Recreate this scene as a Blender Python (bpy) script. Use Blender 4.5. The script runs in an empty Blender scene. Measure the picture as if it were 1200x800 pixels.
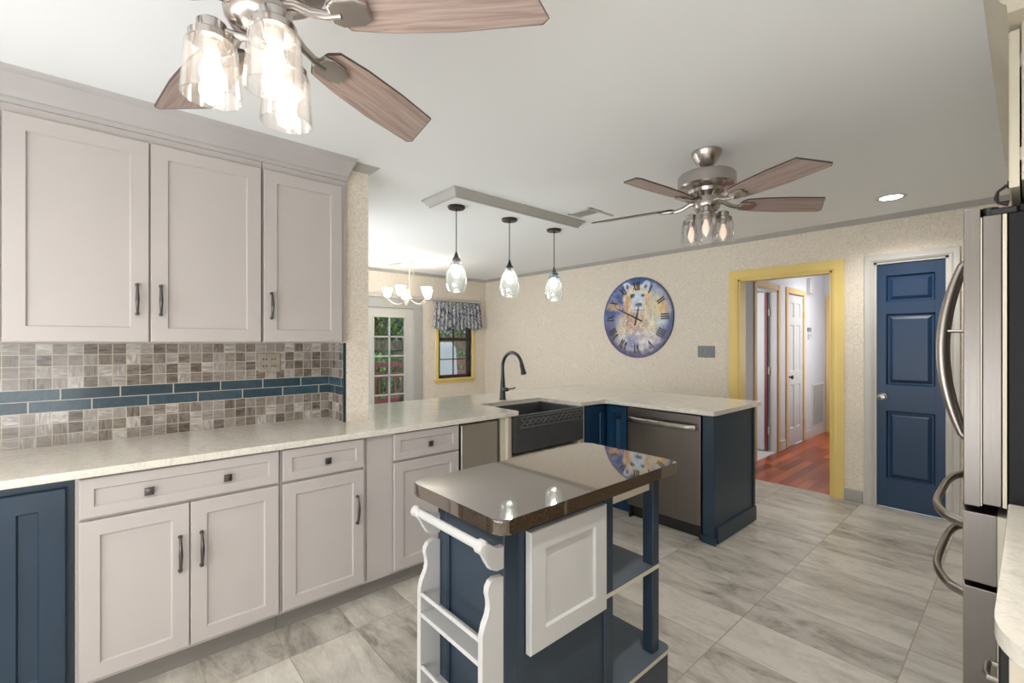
import bpy, bmesh, math, random
from mathutils import Vector, Matrix, noise
R = math.radians
PI = math.pi
random.seed(7)
scene = bpy.context.scene
COL = scene.collection

# ------------------------------------------------------------------ camera
cam_d = bpy.data.cameras.new('camera'); cam = bpy.data.objects.new('camera', cam_d); COL.objects.link(cam)
cam_d.sensor_width = 36.0; cam_d.lens = 36.0 * 536.0 / 1200.0
cam_d.shift_y = 0.5 / 1200.0
cam.location = (0, 0, 1.385); cam.rotation_euler = (R(90), 0, R(48.5))
cam_d.clip_start = 0.02; cam_d.clip_end = 200
scene.camera = cam

# ------------------------------------------------------------------ exposure, world, sun, area lights
vs = scene.view_settings
vs.view_transform = 'Standard'; vs.look = 'None'; vs.gamma = 1.0; vs.use_curve_mapping = False
scene.display_settings.display_device = 'sRGB'
vs.exposure = 0.36

world = bpy.data.worlds.new('sky'); scene.world = world; world.use_nodes = True
wn = world.node_tree.nodes; wl = world.node_tree.links; wn.clear()
wo = wn.new('ShaderNodeOutputWorld'); wb = wn.new('ShaderNodeBackground'); ws = wn.new('ShaderNodeTexSky')
ws.sky_type = 'HOSEK_WILKIE'; ws.sun_direction = (-0.3, 0.3, 0.9); ws.turbidity = 3.0
wb.inputs['Strength'].default_value = 2.6
wl.new(ws.outputs[0], wb.inputs['Color']); wl.new(wb.outputs[0], wo.inputs['Surface'])

def sun(e, rot, ang):
    l = bpy.data.lights.new('sun', 'SUN'); l.energy = e; l.angle = R(ang); l.color = (1, .95, .86)
    o = bpy.data.objects.new('sun', l); o.rotation_euler = rot; COL.objects.link(o)
sun(3.2, (R(-12), R(38), 0), 2)

def area(name, loc, rot, sx, sy, e, col=(1, 1, 1)):
    l = bpy.data.lights.new(name, 'AREA'); l.shape = 'RECTANGLE'; l.size = sx; l.size_y = sy; l.energy = e; l.color = col
    o = bpy.data.objects.new(name, l); o.location = loc; o.rotation_euler = rot; COL.objects.link(o); return o
# added fill lights at the windowless walls behind and beside the camera
area('rear_fill', (-1.2, -2.12, 1.15), (R(122), 0, 0), 2.8, 1.9, 74, (.91, .96, 1.0))
area('side_fill', (0.52, -1.1, 1.2), (R(120), 0, R(90)), 1.8, 1.7, 32, (.91, .96, 1.0))
# added fill for the dining room, before its unseen side wall
area('dining_fill', (-4.6, 1.3, 1.3), (R(110), 0, 0), 1.8, 1.8, 36, (.93, .97, 1.0))
# added fill light inside the hall, no window there
area('hall_fill', (-1.1, 7.2, 1.5), (R(90), 0, R(90)), .9, 1.3, 13, (.97, .98, 1.0))
area('bathroom_fill', (-3.0, 5.15, 1.5), (R(90), 0, 0), .9, 1.3, 18, (.95, .97, 1.0))  # area light added as fill inside the room off the hall

# ------------------------------------------------------------------ helpers
class MB:
    def __init__(s, M=None): s.bm = bmesh.new(); s.M = M
    def _tag(s, vs_):
        if s.M is not None:
            for v in vs_: v.co = s.M @ v.co
    def box(s, x0, x1, y0, y1, z0, z1, bev=0, seg=1):
        v = [s.bm.verts.new((x, y, z)) for z in (z0, z1) for y in (y0, y1) for x in (x0, x1)]
        f = [s.bm.faces.new([v[i] for i in q]) for q in ((0,2,3,1),(4,5,7,6),(0,1,5,4),(2,6,7,3),(0,4,6,2),(1,3,7,5))]
        vv = set(v)
        if bev > 0:
            es = {e for q in f for e in q.edges}
            r = bmesh.ops.bevel(s.bm, geom=list(es), offset=bev, segments=seg, affect='EDGES', profile=.5)
            vv = {w for w in v if w.is_valid} | set(r['verts'])
        s._tag(vv); return s
    def prism(s, pts, plane, a, b, bev=0, seg=1):
        def P(p, h):
            return {'xy': (p[0], p[1], h), 'xz': (p[0], h, p[1]), 'yz': (h, p[0], p[1])}[plane]
        A = [s.bm.verts.new(P(p, a)) for p in pts]; B = [s.bm.verts.new(P(p, b)) for p in pts]
        n = len(pts); fs = [s.bm.faces.new(A), s.bm.faces.new(list(reversed(B)))]
        for i in range(n): fs.append(s.bm.faces.new((A[i], B[i], B[(i+1) % n], A[(i+1) % n])))
        vv = set(A + B)
        if bev > 0:
            es = {e for q in fs[:2] for e in q.edges}
            r = bmesh.ops.bevel(s.bm, geom=list(es), offset=bev, segments=seg, affect='EDGES', profile=.5)
            vv = {w for w in A + B if w.is_valid} | set(r['verts'])
        s._tag(vv); return s
    def rings(s, rings, cap0=True, cap1=True):
        L = [[s.bm.verts.new(p) for p in r] for r in rings]
        n = len(L[0])
        for a, b in zip(L, L[1:]):
            for i in range(n): s.bm.faces.new((a[i], a[(i+1) % n], b[(i+1) % n], b[i]))
        if cap0: s.bm.faces.new(list(reversed(L[0])))
        if cap1: s.bm.faces.new(L[-1])
        s._tag([v for r in L for v in r]); return s
    def lathe(s, prof, cx=0, cy=0, cz=0, n=24, cap0=False, cap1=False, A=None):
        rr = []
        for r, z in prof:
            r = max(r, 1e-4)
            ring = [Vector((r*math.cos(2*PI*i/n), r*math.sin(2*PI*i/n), z)) for i in range(n)]
            if A is not None: ring = [A @ p for p in ring]
            rr.append([p + Vector((cx, cy, cz)) for p in ring])
        return s.rings(rr, cap0, cap1)
    def cyl(s, p0, p1, r0, r1=None, n=16):
        p0 = Vector(p0); p1 = Vector(p1); r1 = r0 if r1 is None else r1
        return s.tube([p0, p1], [r0, r1], n)
    def tube(s, pts, r, n=10, flat=1.0):
        pts = [Vector(p) for p in pts]
        rs = r if isinstance(r, (list, tuple)) else [r]*len(pts)
        t0 = (pts[1]-pts[0]).normalized()
        up = Vector((0, 0, 1)) if abs(t0.z) < .9 else Vector((1, 0, 0))
        rr = []
        for i, p in enumerate(pts):
            t = (pts[min(i+1, len(pts)-1)] - pts[max(i-1, 0)]).normalized()
            u = (up - t*up.dot(t)).normalized(); w = t.cross(u); up = u
            rr.append([p + (u*math.cos(2*PI*k/n) + w*math.sin(2*PI*k/n)*flat)*rs[i] for k in range(n)])
        return s.rings(rr)
    def rects(s, w, h, rings):
        """nested rectangles in the x-z plane, (inset, y) each; closed front and back"""
        rr = []
        for ins, y in rings:
            rr.append([(ins, y, ins), (w-ins, y, ins), (w-ins, y, h-ins), (ins, y, h-ins)])
        return s.rings([[Vector(p) for p in q] for q in rr])
    def build(s, name, mat, parent=None, origin=None, smooth=30):
        bmesh.ops.recalc_face_normals(s.bm, faces=s.bm.faces)
        if parent is not None:
            O = Vector((0, 0, 0)); q = parent
            while q is not None: O += q.location; q = q.parent
        else: O = Vector(origin) if origin is not None else Vector((0, 0, 0))
        for v in s.bm.verts: v.co -= O
        me = bpy.data.meshes.new(name); s.bm.to_mesh(me); s.bm.free()
        if smooth:
            me.polygons.foreach_set('use_smooth', [True]*len(me.polygons)); me.set_sharp_from_angle(angle=R(smooth))
        ms = mat if isinstance(mat, (list, tuple)) else [mat]
        for m in ms: me.materials.append(m)
        o = bpy.data.objects.new(name, me); COL.objects.link(o)
        if 0 < smooth < 60:
            wn2 = o.modifiers.new('normals', 'WEIGHTED_NORMAL'); wn2.keep_sharp = True
        if parent is not None: o.parent = parent
        else: o.location = O
        return o

def thing(name, label, cat, loc=(0, 0, 0), group=None, kind=None):
    o = bpy.data.objects.new(name, None); COL.objects.link(o); o.location = loc; o.empty_display_size = .1
    o['label'] = label; o['category'] = cat
    if group: o['group'] = group
    if kind: o['kind'] = kind
    return o
def tag(o, label, cat, group=None, kind=None):
    o['label'] = label; o['category'] = cat
    if group: o['group'] = group
    if kind: o['kind'] = kind
    return o
def struct(name, mb, mat, label, cat, origin=(0, 0, 0), smooth=30):
    return tag(mb.build(name, mat, None, origin, smooth), label, cat, kind='structure')
def copy_tree(o, parent=None):
    c = o.copy(); COL.objects.link(c); c.parent = parent
    for ch in [q for q in bpy.data.objects if q.parent == o]:
        copy_tree(ch, c)
    return c
def TR(x, y, z): return Matrix.Translation((x, y, z))
def RZ(a): return Matrix.Rotation(R(a), 4, 'Z')

# ------------------------------------------------------------------ materials
def srgb(r, g, b):
    f = lambda c: (c/12.92 if c <= .04045 else ((c+.055)/1.055)**2.4)
    return (f(r/255), f(g/255), f(b/255), 1)
class NT:
    def __init__(s, name):
        s.m = bpy.data.materials.new(name); s.m.use_nodes = True
        s.n = s.m.node_tree.nodes; s.l = s.m.node_tree.links; s.b = s.n['Principled BSDF']
    def node(s, t, **k):
        o = s.n.new(t)
        for a, v in k.items():
            if hasattr(o, a): setattr(o, a, v)
        return o
    def link(s, a, b): s.l.new(a, b)
    def coord(s, scale=(1, 1, 1), rot=(0, 0, 0)):
        tc = s.node('ShaderNodeTexCoord'); mp = s.node('ShaderNodeMapping')
        mp.inputs['Scale'].default_value = scale; mp.inputs['Rotation'].default_value = rot
        s.link(tc.outputs['Object'], mp.inputs['Vector']); return mp.outputs['Vector']
    def noise(s, vec, scale, detail=3, rough=.5, dist=0):
        n = s.node('ShaderNodeTexNoise'); n.inputs['Scale'].default_value = scale; n.inputs['Detail'].default_value = detail
        n.inputs['Roughness'].default_value = rough; n.inputs['Distortion'].default_value = dist
        s.link(vec, n.inputs['Vector']); return n.outputs['Fac']
    def ramp(s, fac, stops, interp='LINEAR'):
        r = s.node('ShaderNodeValToRGB'); r.color_ramp.interpolation = interp
        e = r.color_ramp.elements
        while len(e) > 1: e.remove(e[-1])
        e[0].position, e[0].color = stops[0]
        for p, c in stops[1:]:
            q = e.new(p); q.color = c
        s.link(fac, r.inputs['Fac']); return r.outputs['Color']
    def mix(s, fac, a, b, mode='MIX'):
        m = s.node('ShaderNodeMix', data_type='RGBA', blend_type=mode)
        if isinstance(fac, (int, float)): m.inputs[0].default_value = fac
        else: s.link(fac, m.inputs[0])
        for v, i in ((a, 6), (b, 7)):
            if isinstance(v, tuple): m.inputs[i].default_value = v
            else: s.link(v, m.inputs[i])
        return m.outputs[2]
    def math(s, op, a, b=None, c=None):
        m = s.node('ShaderNodeMath', operation=op)
        for i, v in enumerate((a, b, c)):
            if v is None: continue
            if isinstance(v, (int, float)): m.inputs[i].default_value = v
            else: s.link(v, m.inputs[i])
        return m.outputs[0]
    def sep(s, vec):
        n = s.node('ShaderNodeSeparateXYZ'); s.link(vec, n.inputs[0]); return n.outputs
    def comb(s, x, y, z):
        n = s.node('ShaderNodeCombineXYZ')
        for i, v in enumerate((x, y, z)):
            if isinstance(v, (int, float)): n.inputs[i].default_value = v
            else: s.link(v, n.inputs[i])
        return n.outputs[0]
    def color(s, c):
        if isinstance(c, tuple): s.b.inputs['Base Color'].default_value = c
        else: s.link(c, s.b.inputs['Base Color'])
    def set(s, rough=.5, metal=0, coat=0, spec=.5):
        s.b.inputs['Roughness'].default_value = rough; s.b.inputs['Metallic'].default_value = metal
        s.b.inputs['Coat Weight'].default_value = coat; s.b.inputs['Specular IOR Level'].default_value = spec
        s.b.inputs['Coat Roughness'].default_value = .05
    def bump(s, h, strength=.2, dist=.01):
        b = s.node('ShaderNodeBump'); b.inputs['Strength'].default_value = strength; b.inputs['Distance'].default_value = dist
        s.link(h, b.inputs['Height']); s.link(b.outputs['Normal'], s.b.inputs['Normal'])

def paint(name, c, rough=.5, var=.05, coat=0, scale=6, metal=0, bump=.02):
    t = NT(name); v = t.coord()
    n = t.noise(v, scale, 4)
    d = tuple(x*(1-var) for x in c[:3]) + (1,); l = tuple(min(1, x*(1+var)) for x in c[:3]) + (1,)
    t.color(t.ramp(n, [(.3, d), (.7, l)])); t.set(rough, metal, coat)
    if bump: t.bump(t.noise(v, 180, 2), bump, .002)
    return t.m
M = {}
M['cab'] = paint('warm_grey_cabinet_paint', srgb(184, 177, 174), .38, .01)
M['cab_trim'] = paint('crown_paint', srgb(176, 171, 170), .4, .05, scale=4)
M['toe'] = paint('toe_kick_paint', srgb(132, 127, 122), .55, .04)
M['navy'] = paint('navy_cabinet_paint', srgb(32, 52, 70), .36, .08)
M['navydoor'] = paint('navy_door_paint', srgb(24, 56, 90), .35, .05)
M['corner'] = paint('blue_corner_paint', srgb(22, 58, 90), .35, .08)
M['islandblue'] = paint('slate_blue_paint', srgb(40, 54, 68), .4, .08)
M['shelfblue'] = paint('grey_blue_shelf_paint', srgb(78, 88, 98), .5, .06)
M['white'] = paint('white_paint', srgb(190, 189, 188), .4, .02)
M['ceil'] = paint('ceiling_paint', srgb(238, 240, 241), .9, .006, scale=2, bump=.1)
M['trimgrey'] = paint('grey_trim_paint', srgb(176, 174, 170), .45, .03)
M['trimlight'] = paint('light_grey_trim_paint', srgb(200, 198, 192), .45, .03)
M['baseb'] = paint('grey_baseboard_paint', srgb(168, 166, 164), .5, .04)
M['yellow'] = paint('yellow_trim_paint', srgb(232, 206, 126), .4, .05, scale=3)
M['creamtrim'] = paint('cream_cabinet_paint', srgb(206, 198, 180), .45, .04)
M['hallwall'] = paint('hall_wall_paint', srgb(196, 196, 200), .8, .02)
M['black'] = paint('black_plastic', srgb(28, 28, 30), .35, .1)
M['darkwin'] = paint('dark_brown_sash', srgb(52, 36, 28), .4, .1)
M['bronze'] = paint('dark_bronze_metal', srgb(58, 54, 54), .35, .15, metal=.7)
M['pewter'] = paint('pewter_metal', srgb(96, 92, 92), .3, .15, metal=.85)
M['faucet'] = paint('charcoal_faucet_metal', srgb(60, 62, 66), .3, .08, metal=.6)
M['sink'] = paint('graphite_composite', srgb(62, 64, 66), .45, .12, scale=40)
M['sinkband'] = paint('edge_lit_graphite_relief', srgb(92, 93, 94), .35, .1, scale=40)  # same graphite as the basin; lighter tone paints light caught by the relief
M['plate_grey'] = paint('slate_plate', srgb(118, 124, 128), .4, .05)
M['stoneplate'] = paint('stone_outlet_plate', srgb(160, 150, 138), .4, .12, scale=30)
M['brass'] = paint('brass', srgb(206, 170, 96), .3, .08, metal=.9)
M['burgundy'] = paint('burgundy_paint', srgb(120, 48, 52), .4, .08)
M['redrail'] = paint('red_stained_deck_wood', srgb(112, 58, 62), .6, .15)
M['ground'] = paint('garden_ground', srgb(96, 92, 60), .9, .4, scale=3)
M['deck'] = paint('deck_boards', srgb(120, 92, 84), .7, .2)
M['trunk'] = paint('bark', srgb(84, 68, 54), .9, .3, scale=12)
M['nickelwhite'] = paint('pale_nickel', srgb(214, 206, 194), .35, .04, metal=.4)
M['cover'] = paint('pale_grill_cover', srgb(168, 182, 192), .6, .05)
M['hingewhite'] = paint('cream_hinge', srgb(222, 212, 188), .4, .03)

def emis(name, c, s):
    t = NT(name); t.color(c); t.b.inputs['Emission Color'].default_value = c; t.b.inputs['Emission Strength'].default_value = s
    return t.m
M['bulb_warm'] = emis('warm_bulb', (1, .84, .66, 1), 24)
M['bulb_pend'] = emis('cool_white_bulb', (1, .96, .9, 1), 34)
M['opal'] = emis('lit_opal_glass', (1, .94, .84, 1), 9)
M['can'] = emis('can_light_lens', (1, .96, .9, 1), 14)
M['bulb_off'] = emis('dim_amber_bulb', (1, .78, .64, 1), .55)

def steel(name, c, rough=.28, axis=2, var=.035):
    t = NT(name); sc = [220, 220, 220]; sc[axis] = 2
    v = t.coord(tuple(sc)); n = t.noise(v, 1, 3)
    d = tuple(x*(1-var) for x in c[:3])+(1,); l = tuple(min(1, x*(1+var)) for x in c[:3])+(1,)
    t.color(t.ramp(n, [(.3, d), (.7, l)])); t.set(rough, 1.0)
    rr = t.math('MULTIPLY_ADD', n, .16, rough-.08); t.link(rr, t.b.inputs['Roughness'])
    t.bump(n, .04, .001)
    return t.m
M['steel'] = steel('brushed_stainless', srgb(124, 119, 115), .33, 2)
M['steelh'] = paint('satin_steel_handle', srgb(160, 154, 148), .3, .02, metal=1.0, bump=0)
M['nickel'] = paint('brushed_nickel', srgb(186, 180, 176), .24, .02, metal=1.0, bump=0)
M['compact'] = steel('satin_grey_panel', srgb(196, 192, 184), .45, 2)
M['fridgegrey'] = steel('dark_fridge_side', srgb(44, 44, 46), .5, 2)

def wallpaper():
    t = NT('cream_swirl_wallpaper'); v = t.coord()
    n1 = t.noise(v, 6, 2, .5, 2.2); n2 = t.noise(v, 12, 2, .5, 2.6)
    m = t.math('ADD', t.math('MULTIPLY', n1, .55), t.math('MULTIPLY', n2, .45))
    c = t.ramp(m, [(.38, srgb(219, 208, 193)), (.45, srgb(236, 227, 213)), (.485, srgb(214, 203, 187)), (.53, srgb(238, 229, 216)), (.57, srgb(218, 207, 191)), (.62, srgb(234, 225, 211))])
    t.color(c); t.set(.75); t.bump(m, .05, .003); return t.m
M['paper'] = wallpaper()

def quartz():
    t = NT('white_quartz'); v = t.coord()
    n1 = t.noise(v, 7, 8, .68, .8); n2 = t.noise(t.coord((1, 2.2, 1), (0, 0, .5)), 5, 6, .6, 1.6)
    vein = t.math('ABSOLUTE', t.math('SUBTRACT', n2, .5))
    base = t.ramp(n1, [(.3, srgb(208, 202, 190)), (.5, srgb(224, 219, 209)), (.7, srgb(215, 209, 197))])
    vv = t.ramp(vein, [(0, (1, 1, 1, 1)), (.018, (0, 0, 0, 1))])
    fine = t.ramp(t.noise(v, 60, 4, .7), [(.35, srgb(190, 186, 176)), (.48, srgb(255, 255, 255))])
    c = t.mix(t.math('MULTIPLY', vv, .32), base, srgb(170, 166, 156))
    c = t.mix(.22, c, fine, 'MULTIPLY')
    t.color(c); t.set(.12, 0, .2); return t.m
M['quartz'] = quartz()

def granite():
    t = NT('polished_brown_granite'); v = t.coord()
    n = t.noise(v, 150, 4, .7); n2 = t.noise(v, 420, 2, .6)
    c = t.ramp(n, [(.36, srgb(26, 20, 16)), (.48, srgb(74, 58, 42)), (.56, srgb(44, 34, 26)), (.66, srgb(104, 84, 62))])
    c = t.mix(t.math('MULTIPLY', t.ramp(n2, [(.6, (0, 0, 0, 1)), (.7, (1, 1, 1, 1))]), .35), c, srgb(170, 150, 124))
    t.color(c); t.set(.05, 0, 1.0, .8); t.b.inputs['Coat Roughness'].default_value = .02; t.b.inputs['Coat IOR'].default_value = 1.9; return t.m
M['granite'] = granite()

def tile_floor():
    t = NT('grey_plank_tile_floor'); v = t.coord(); X, Y, Z = t.sep(v)
    W, H = .598, .3
    cx = t.math('DIVIDE', t.math('ADD', X, .357+W*20), W); ix = t.math('FLOOR', cx); fx = t.math('SUBTRACT', cx, ix)
    off = t.math('MULTIPLY', t.math('MODULO', ix, 2), .0)
    cy = t.math('ADD', t.math('DIVIDE', t.math('ADD', Y, 30.0), H), off); iy = t.math('FLOOR', cy); fy = t.math('SUBTRACT', cy, iy)
    def edge(f, g):
        a = t.math('MINIMUM', f, t.math('SUBTRACT', 1.0, f)); return t.math('LESS_THAN', a, g)
    gr = t.math('MAXIMUM', edge(fx, .0042), edge(fy, .0075))
    wn_ = t.node('ShaderNodeTexWhiteNoise', noise_dimensions='2D'); t.link(t.comb(ix, iy, 0), wn_.inputs['Vector'])
    rnd = wn_.outputs['Value']
    vec = t.comb(t.math('ADD', X, t.math('MULTIPLY', rnd, 31.0)), t.math('ADD', t.math('MULTIPLY', Y, 2.6), t.math('MULTIPLY', rnd, 17.0)), 0)
    n1 = t.noise(vec, 2.6, 8, .62, .9); n2 = t.noise(vec, 11, 6, .7, 1.2)
    m = t.math('ADD', t.math('MULTIPLY', n1, .72), t.math('MULTIPLY', n2, .28))
    m = t.math('ADD', m, t.math('MULTIPLY', t.math('SUBTRACT', rnd, .5), .16))
    c = t.ramp(m, [(.32, srgb(136, 130, 121)), (.41, srgb(172, 166, 156)), (.50, srgb(190, 184, 174)), (.62, srgb(208, 203, 193)), (.74, srgb(184, 178, 168))])
    c = t.mix(gr, c, srgb(160, 148, 132))
    t.color(c); t.set(.33, 0, 0); 
    t.bump(t.math('SUBTRACT', t.math('MULTIPLY', n2, .15), gr), .25, .003); return t.m
M['floor'] = tile_floor()

def wood_floor():
    t = NT('cherry_plank_floor'); v = t.coord(); X, Y, Z = t.sep(v)
    cx = t.math('DIVIDE', t.math('ADD', X, 20), .085); ix = t.math('FLOOR', cx); fx = t.math('SUBTRACT', cx, ix)
    w1 = t.node('ShaderNodeTexWhiteNoise', noise_dimensions='1D'); t.link(ix, w1.inputs['W'])
    cy = t.math('ADD', t.math('DIVIDE', Y, .75), t.math('MULTIPLY', w1.outputs['Value'], 5)); iy = t.math('FLOOR', cy)
    w2 = t.node('ShaderNodeTexWhiteNoise', noise_dimensions='2D'); t.link(t.comb(ix, iy, 0), w2.inputs['Vector'])
    r = w2.outputs['Value']
    g = t.noise(t.comb(t.math('MULTIPLY', X, 30), t.math('ADD', t.math('MULTIPLY', Y, 2), t.math('MULTIPLY', r, 9)), 0), 1, 5, .6, 1.5)
    c = t.ramp(t.math('ADD', t.math('MULTIPLY', r, .6), t.math('MULTIPLY', g, .4)), [(.2, srgb(128, 50, 18)), (.5, srgb(168, 76, 30)), (.8, srgb(196, 104, 50))])
    gr = t.math('LESS_THAN', fx, .02)
    t.color(t.mix(gr, c, srgb(90, 38, 18))); t.set(.3, 0, .1); return t.m
M['woodfloor'] = wood_floor()

def blade_wood():
    t = NT('weathered_oak_blade'); v = t.coord((3.5, 70, 70)); n = t.noise(v, 1.2, 5, .6, .5)
    c = t.ramp(n, [(.3, srgb(146, 126, 118)), (.5, srgb(174, 154, 146)), (.7, srgb(192, 174, 168))]); t.color(c); t.set(.5); return t.m
M['blade'] = blade_wood()
def pine():
    t = NT('honey_pine'); v = t.coord((40, 40, 2)); n = t.noise(v, 1, 5, .6, 1)
    t.color(t.ramp(n, [(.3, srgb(196, 158, 106)), (.7, srgb(222, 190, 140))])); t.set(.4); return t.m
M['pine'] = pine()
M['bladeedge'] = paint('dark_blade_edge', srgb(74, 62, 58), .5, .05)

def mosaic():
    """2x2 in marble mosaic with two courses of long navy tiles; wall run uses Y, return uses X"""
    t = NT('marble_mosaic_tile'); v = t.coord(); X, Y, Z = t.sep(v)
    geo = t.node('ShaderNodeNewGeometry'); nx, ny, nz = t.sep(geo.outputs['Normal'])
    isx = t.math('GREATER_THAN', t.math('ABSOLUTE', nx), .5)
    U = t.math('ADD', t.math('MULTIPLY', Y, isx), t.math('MULTIPLY', t.math('ADD', X, 4.0), t.math('SUBTRACT', 1.0, isx)))
    P = .0513
    cu = t.math('DIVIDE', t.math('ADD', U, .289+P*100), P); iu = t.math('FLOOR', cu); fu = t.math('SUBTRACT', cu, iu)
    up = t.math('GREATER_THAN', Z, 1.135)
    z0 = t.math('ADD', t.math('MULTIPLY', up, 1.172), t.math('MULTIPLY', t.math('SUBTRACT', 1.0, up), .914))
    cv = t.math('DIVIDE', t.math('SUBTRACT', Z, z0), P); iv = t.math('FLOOR', cv); fv = t.math('SUBTRACT', cv, iv)
    def edge(f, g): return t.math('LESS_THAN', t.math('MINIMUM', f, t.math('SUBTRACT', 1.0, f)), g)
    gr1 = t.math('MAXIMUM', edge(fu, .032), edge(fv, .032))
    wn_ = t.node('ShaderNodeTexWhiteNoise', noise_dimensions='3D'); t.link(t.comb(iu, iv, up), wn_.inputs['Vector']); rnd = wn_.outputs['Value']
    rot = t.math('GREATER_THAN', t.math('FRACT', t.math('MULTIPLY', rnd, 7.3)), .6)
    sx = t.math('ADD', 14.0, t.math('MULTIPLY', rot, 60)); sz = t.math('SUBTRACT', 74.0, t.math('MULTIPLY', rot, 60))
    vec = t.comb(t.math('ADD', t.math('MULTIPLY', U, sx), t.math('MULTIPLY', rnd, 50)), t.math('MULTIPLY', Z, sz), 0)
    n = t.noise(vec, 1, 4, .6, 1.2)
    m = t.math('ADD', t.math('MULTIPLY', rnd, .42), t.math('MULTIPLY', n, .68))
    c1 = t.ramp(m, [(.28, srgb(84, 74, 68)), (.42, srgb(124, 114, 106)), (.56, srgb(142, 133, 126)), (.70, srgb(160, 153, 148)), (.80, srgb(200, 194, 188))])
    c1 = t.mix(gr1, c1, srgb(190, 182, 166))
    # navy courses
    bz0, bh = 1.068, .052
    cb = t.math('DIVIDE', t.math('SUBTRACT', Z, bz0), bh); ib = t.math('FLOOR', cb); fb = t.math('SUBTRACT', cb, ib)
    cl = t.math('DIVIDE', t.math('ADD', t.math('ADD', U, 10*.2075+.262), t.math('MULTIPLY', ib, -.102)), .2075); il = t.math('FLOOR', cl); fl = t.math('SUBTRACT', cl, il)
    gr2 = t.math('MAXIMUM', edge(fl, .012), edge(fb, .035))
    w2 = t.node('ShaderNodeTexWhiteNoise', noise_dimensions='2D'); t.link(t.comb(il, ib, 0), w2.inputs['Vector'])
    nb = t.noise(v, 22, 4, .6, 2)
    c2 = t.ramp(t.math('ADD', t.math('MULTIPLY', w2.outputs['Value'], .4), t.math('MULTIPLY', nb, .6)), [(.25, srgb(34, 54, 66)), (.55, srgb(46, 70, 84)), (.8, srgb(62, 86, 98))])
    c2 = t.mix(gr2, c2, srgb(180, 176, 164))
    band = t.math('MULTIPLY', t.math('GREATER_THAN', Z, bz0), t.math('LESS_THAN', Z, 1.172))
    t.color(t.mix(band, c1, c2)); t.set(.18)
    g = t.mix(band, t.comb(gr1, gr1, gr1), t.comb(gr2, gr2, gr2))
    hgt = t.math('SUBTRACT', 1.0, t.sep(g)[0]); t.bump(hgt, .35, .002); return t.m
M['mosaic'] = mosaic()

def glass(name, tint=(1, 1, 1, 1), refl=.06, seeds=0, rough=.02, milk=0):
    """thin clear glass: fresnel mix of see-through and mirror"""
    m = bpy.data.materials.new(name); m.use_nodes = True; n = m.node_tree.nodes; l = m.node_tree.links; n.clear()
    o = n.new('ShaderNodeOutputMaterial'); tr = n.new('ShaderNodeBsdfTransparent'); gl = n.new('ShaderNodeBsdfGlossy'); mx = n.new('ShaderNodeMixShader')
    tr.inputs['Color'].default_value = tint; gl.inputs['Roughness'].default_value = rough
    lw = n.new('ShaderNodeLayerWeight'); lw.inputs['Blend'].default_value = .35
    ma = n.new('ShaderNodeMath'); ma.operation = 'MULTIPLY_ADD'; ma.inputs[1].default_value = .55; ma.inputs[2].default_value = refl
    l.new(lw.outputs['Facing'], ma.inputs[0]); l.new(ma.outputs[0], mx.inputs['Fac'])
    if seeds:
        tc = n.new('ShaderNodeTexCoord'); nz = n.new('ShaderNodeTexNoise'); nz.inputs['Scale'].default_value = seeds; bp = n.new('ShaderNodeBump'); bp.inputs['Strength'].default_value = .5; bp.inputs['Distance'].default_value = .004
        l.new(tc.outputs['Object'], nz.inputs['Vector']); l.new(nz.outputs['Fac'], bp.inputs['Height']); l.new(bp.outputs['Normal'], gl.inputs['Normal'])
    src = tr.outputs[0]
    if milk:
        tl = n.new('ShaderNodeBsdfTranslucent'); df = n.new('ShaderNodeBsdfDiffuse'); ad = n.new('ShaderNodeMixShader'); m2 = n.new('ShaderNodeMixShader')
        ad.inputs['Fac'].default_value = .4; m2.inputs['Fac'].default_value = milk
        l.new(tl.outputs[0], ad.inputs[1]); l.new(df.outputs[0], ad.inputs[2]); l.new(tr.outputs[0], m2.inputs[1]); l.new(ad.outputs[0], m2.inputs[2]); src = m2.outputs[0]
    l.new(src, mx.inputs[1]); l.new(gl.outputs[0], mx.inputs[2]); l.new(mx.outputs[0], o.inputs['Surface'])
    return m
M['glass'] = glass('window_glass', (.96, .98, .97, 1), .04)
M['shade'] = glass('clear_shade_glass', (.97, .97, .97, 1), .05, milk=.045)
M['seeded'] = glass('seeded_pendant_glass', (.93, .96, .95, 1), .10, 55, .12, .09)
M['seeded_blue'] = glass('blue_tinted_seeded_glass', (.40, .68, .82, 1), .12, 55, .12, .1)

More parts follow.
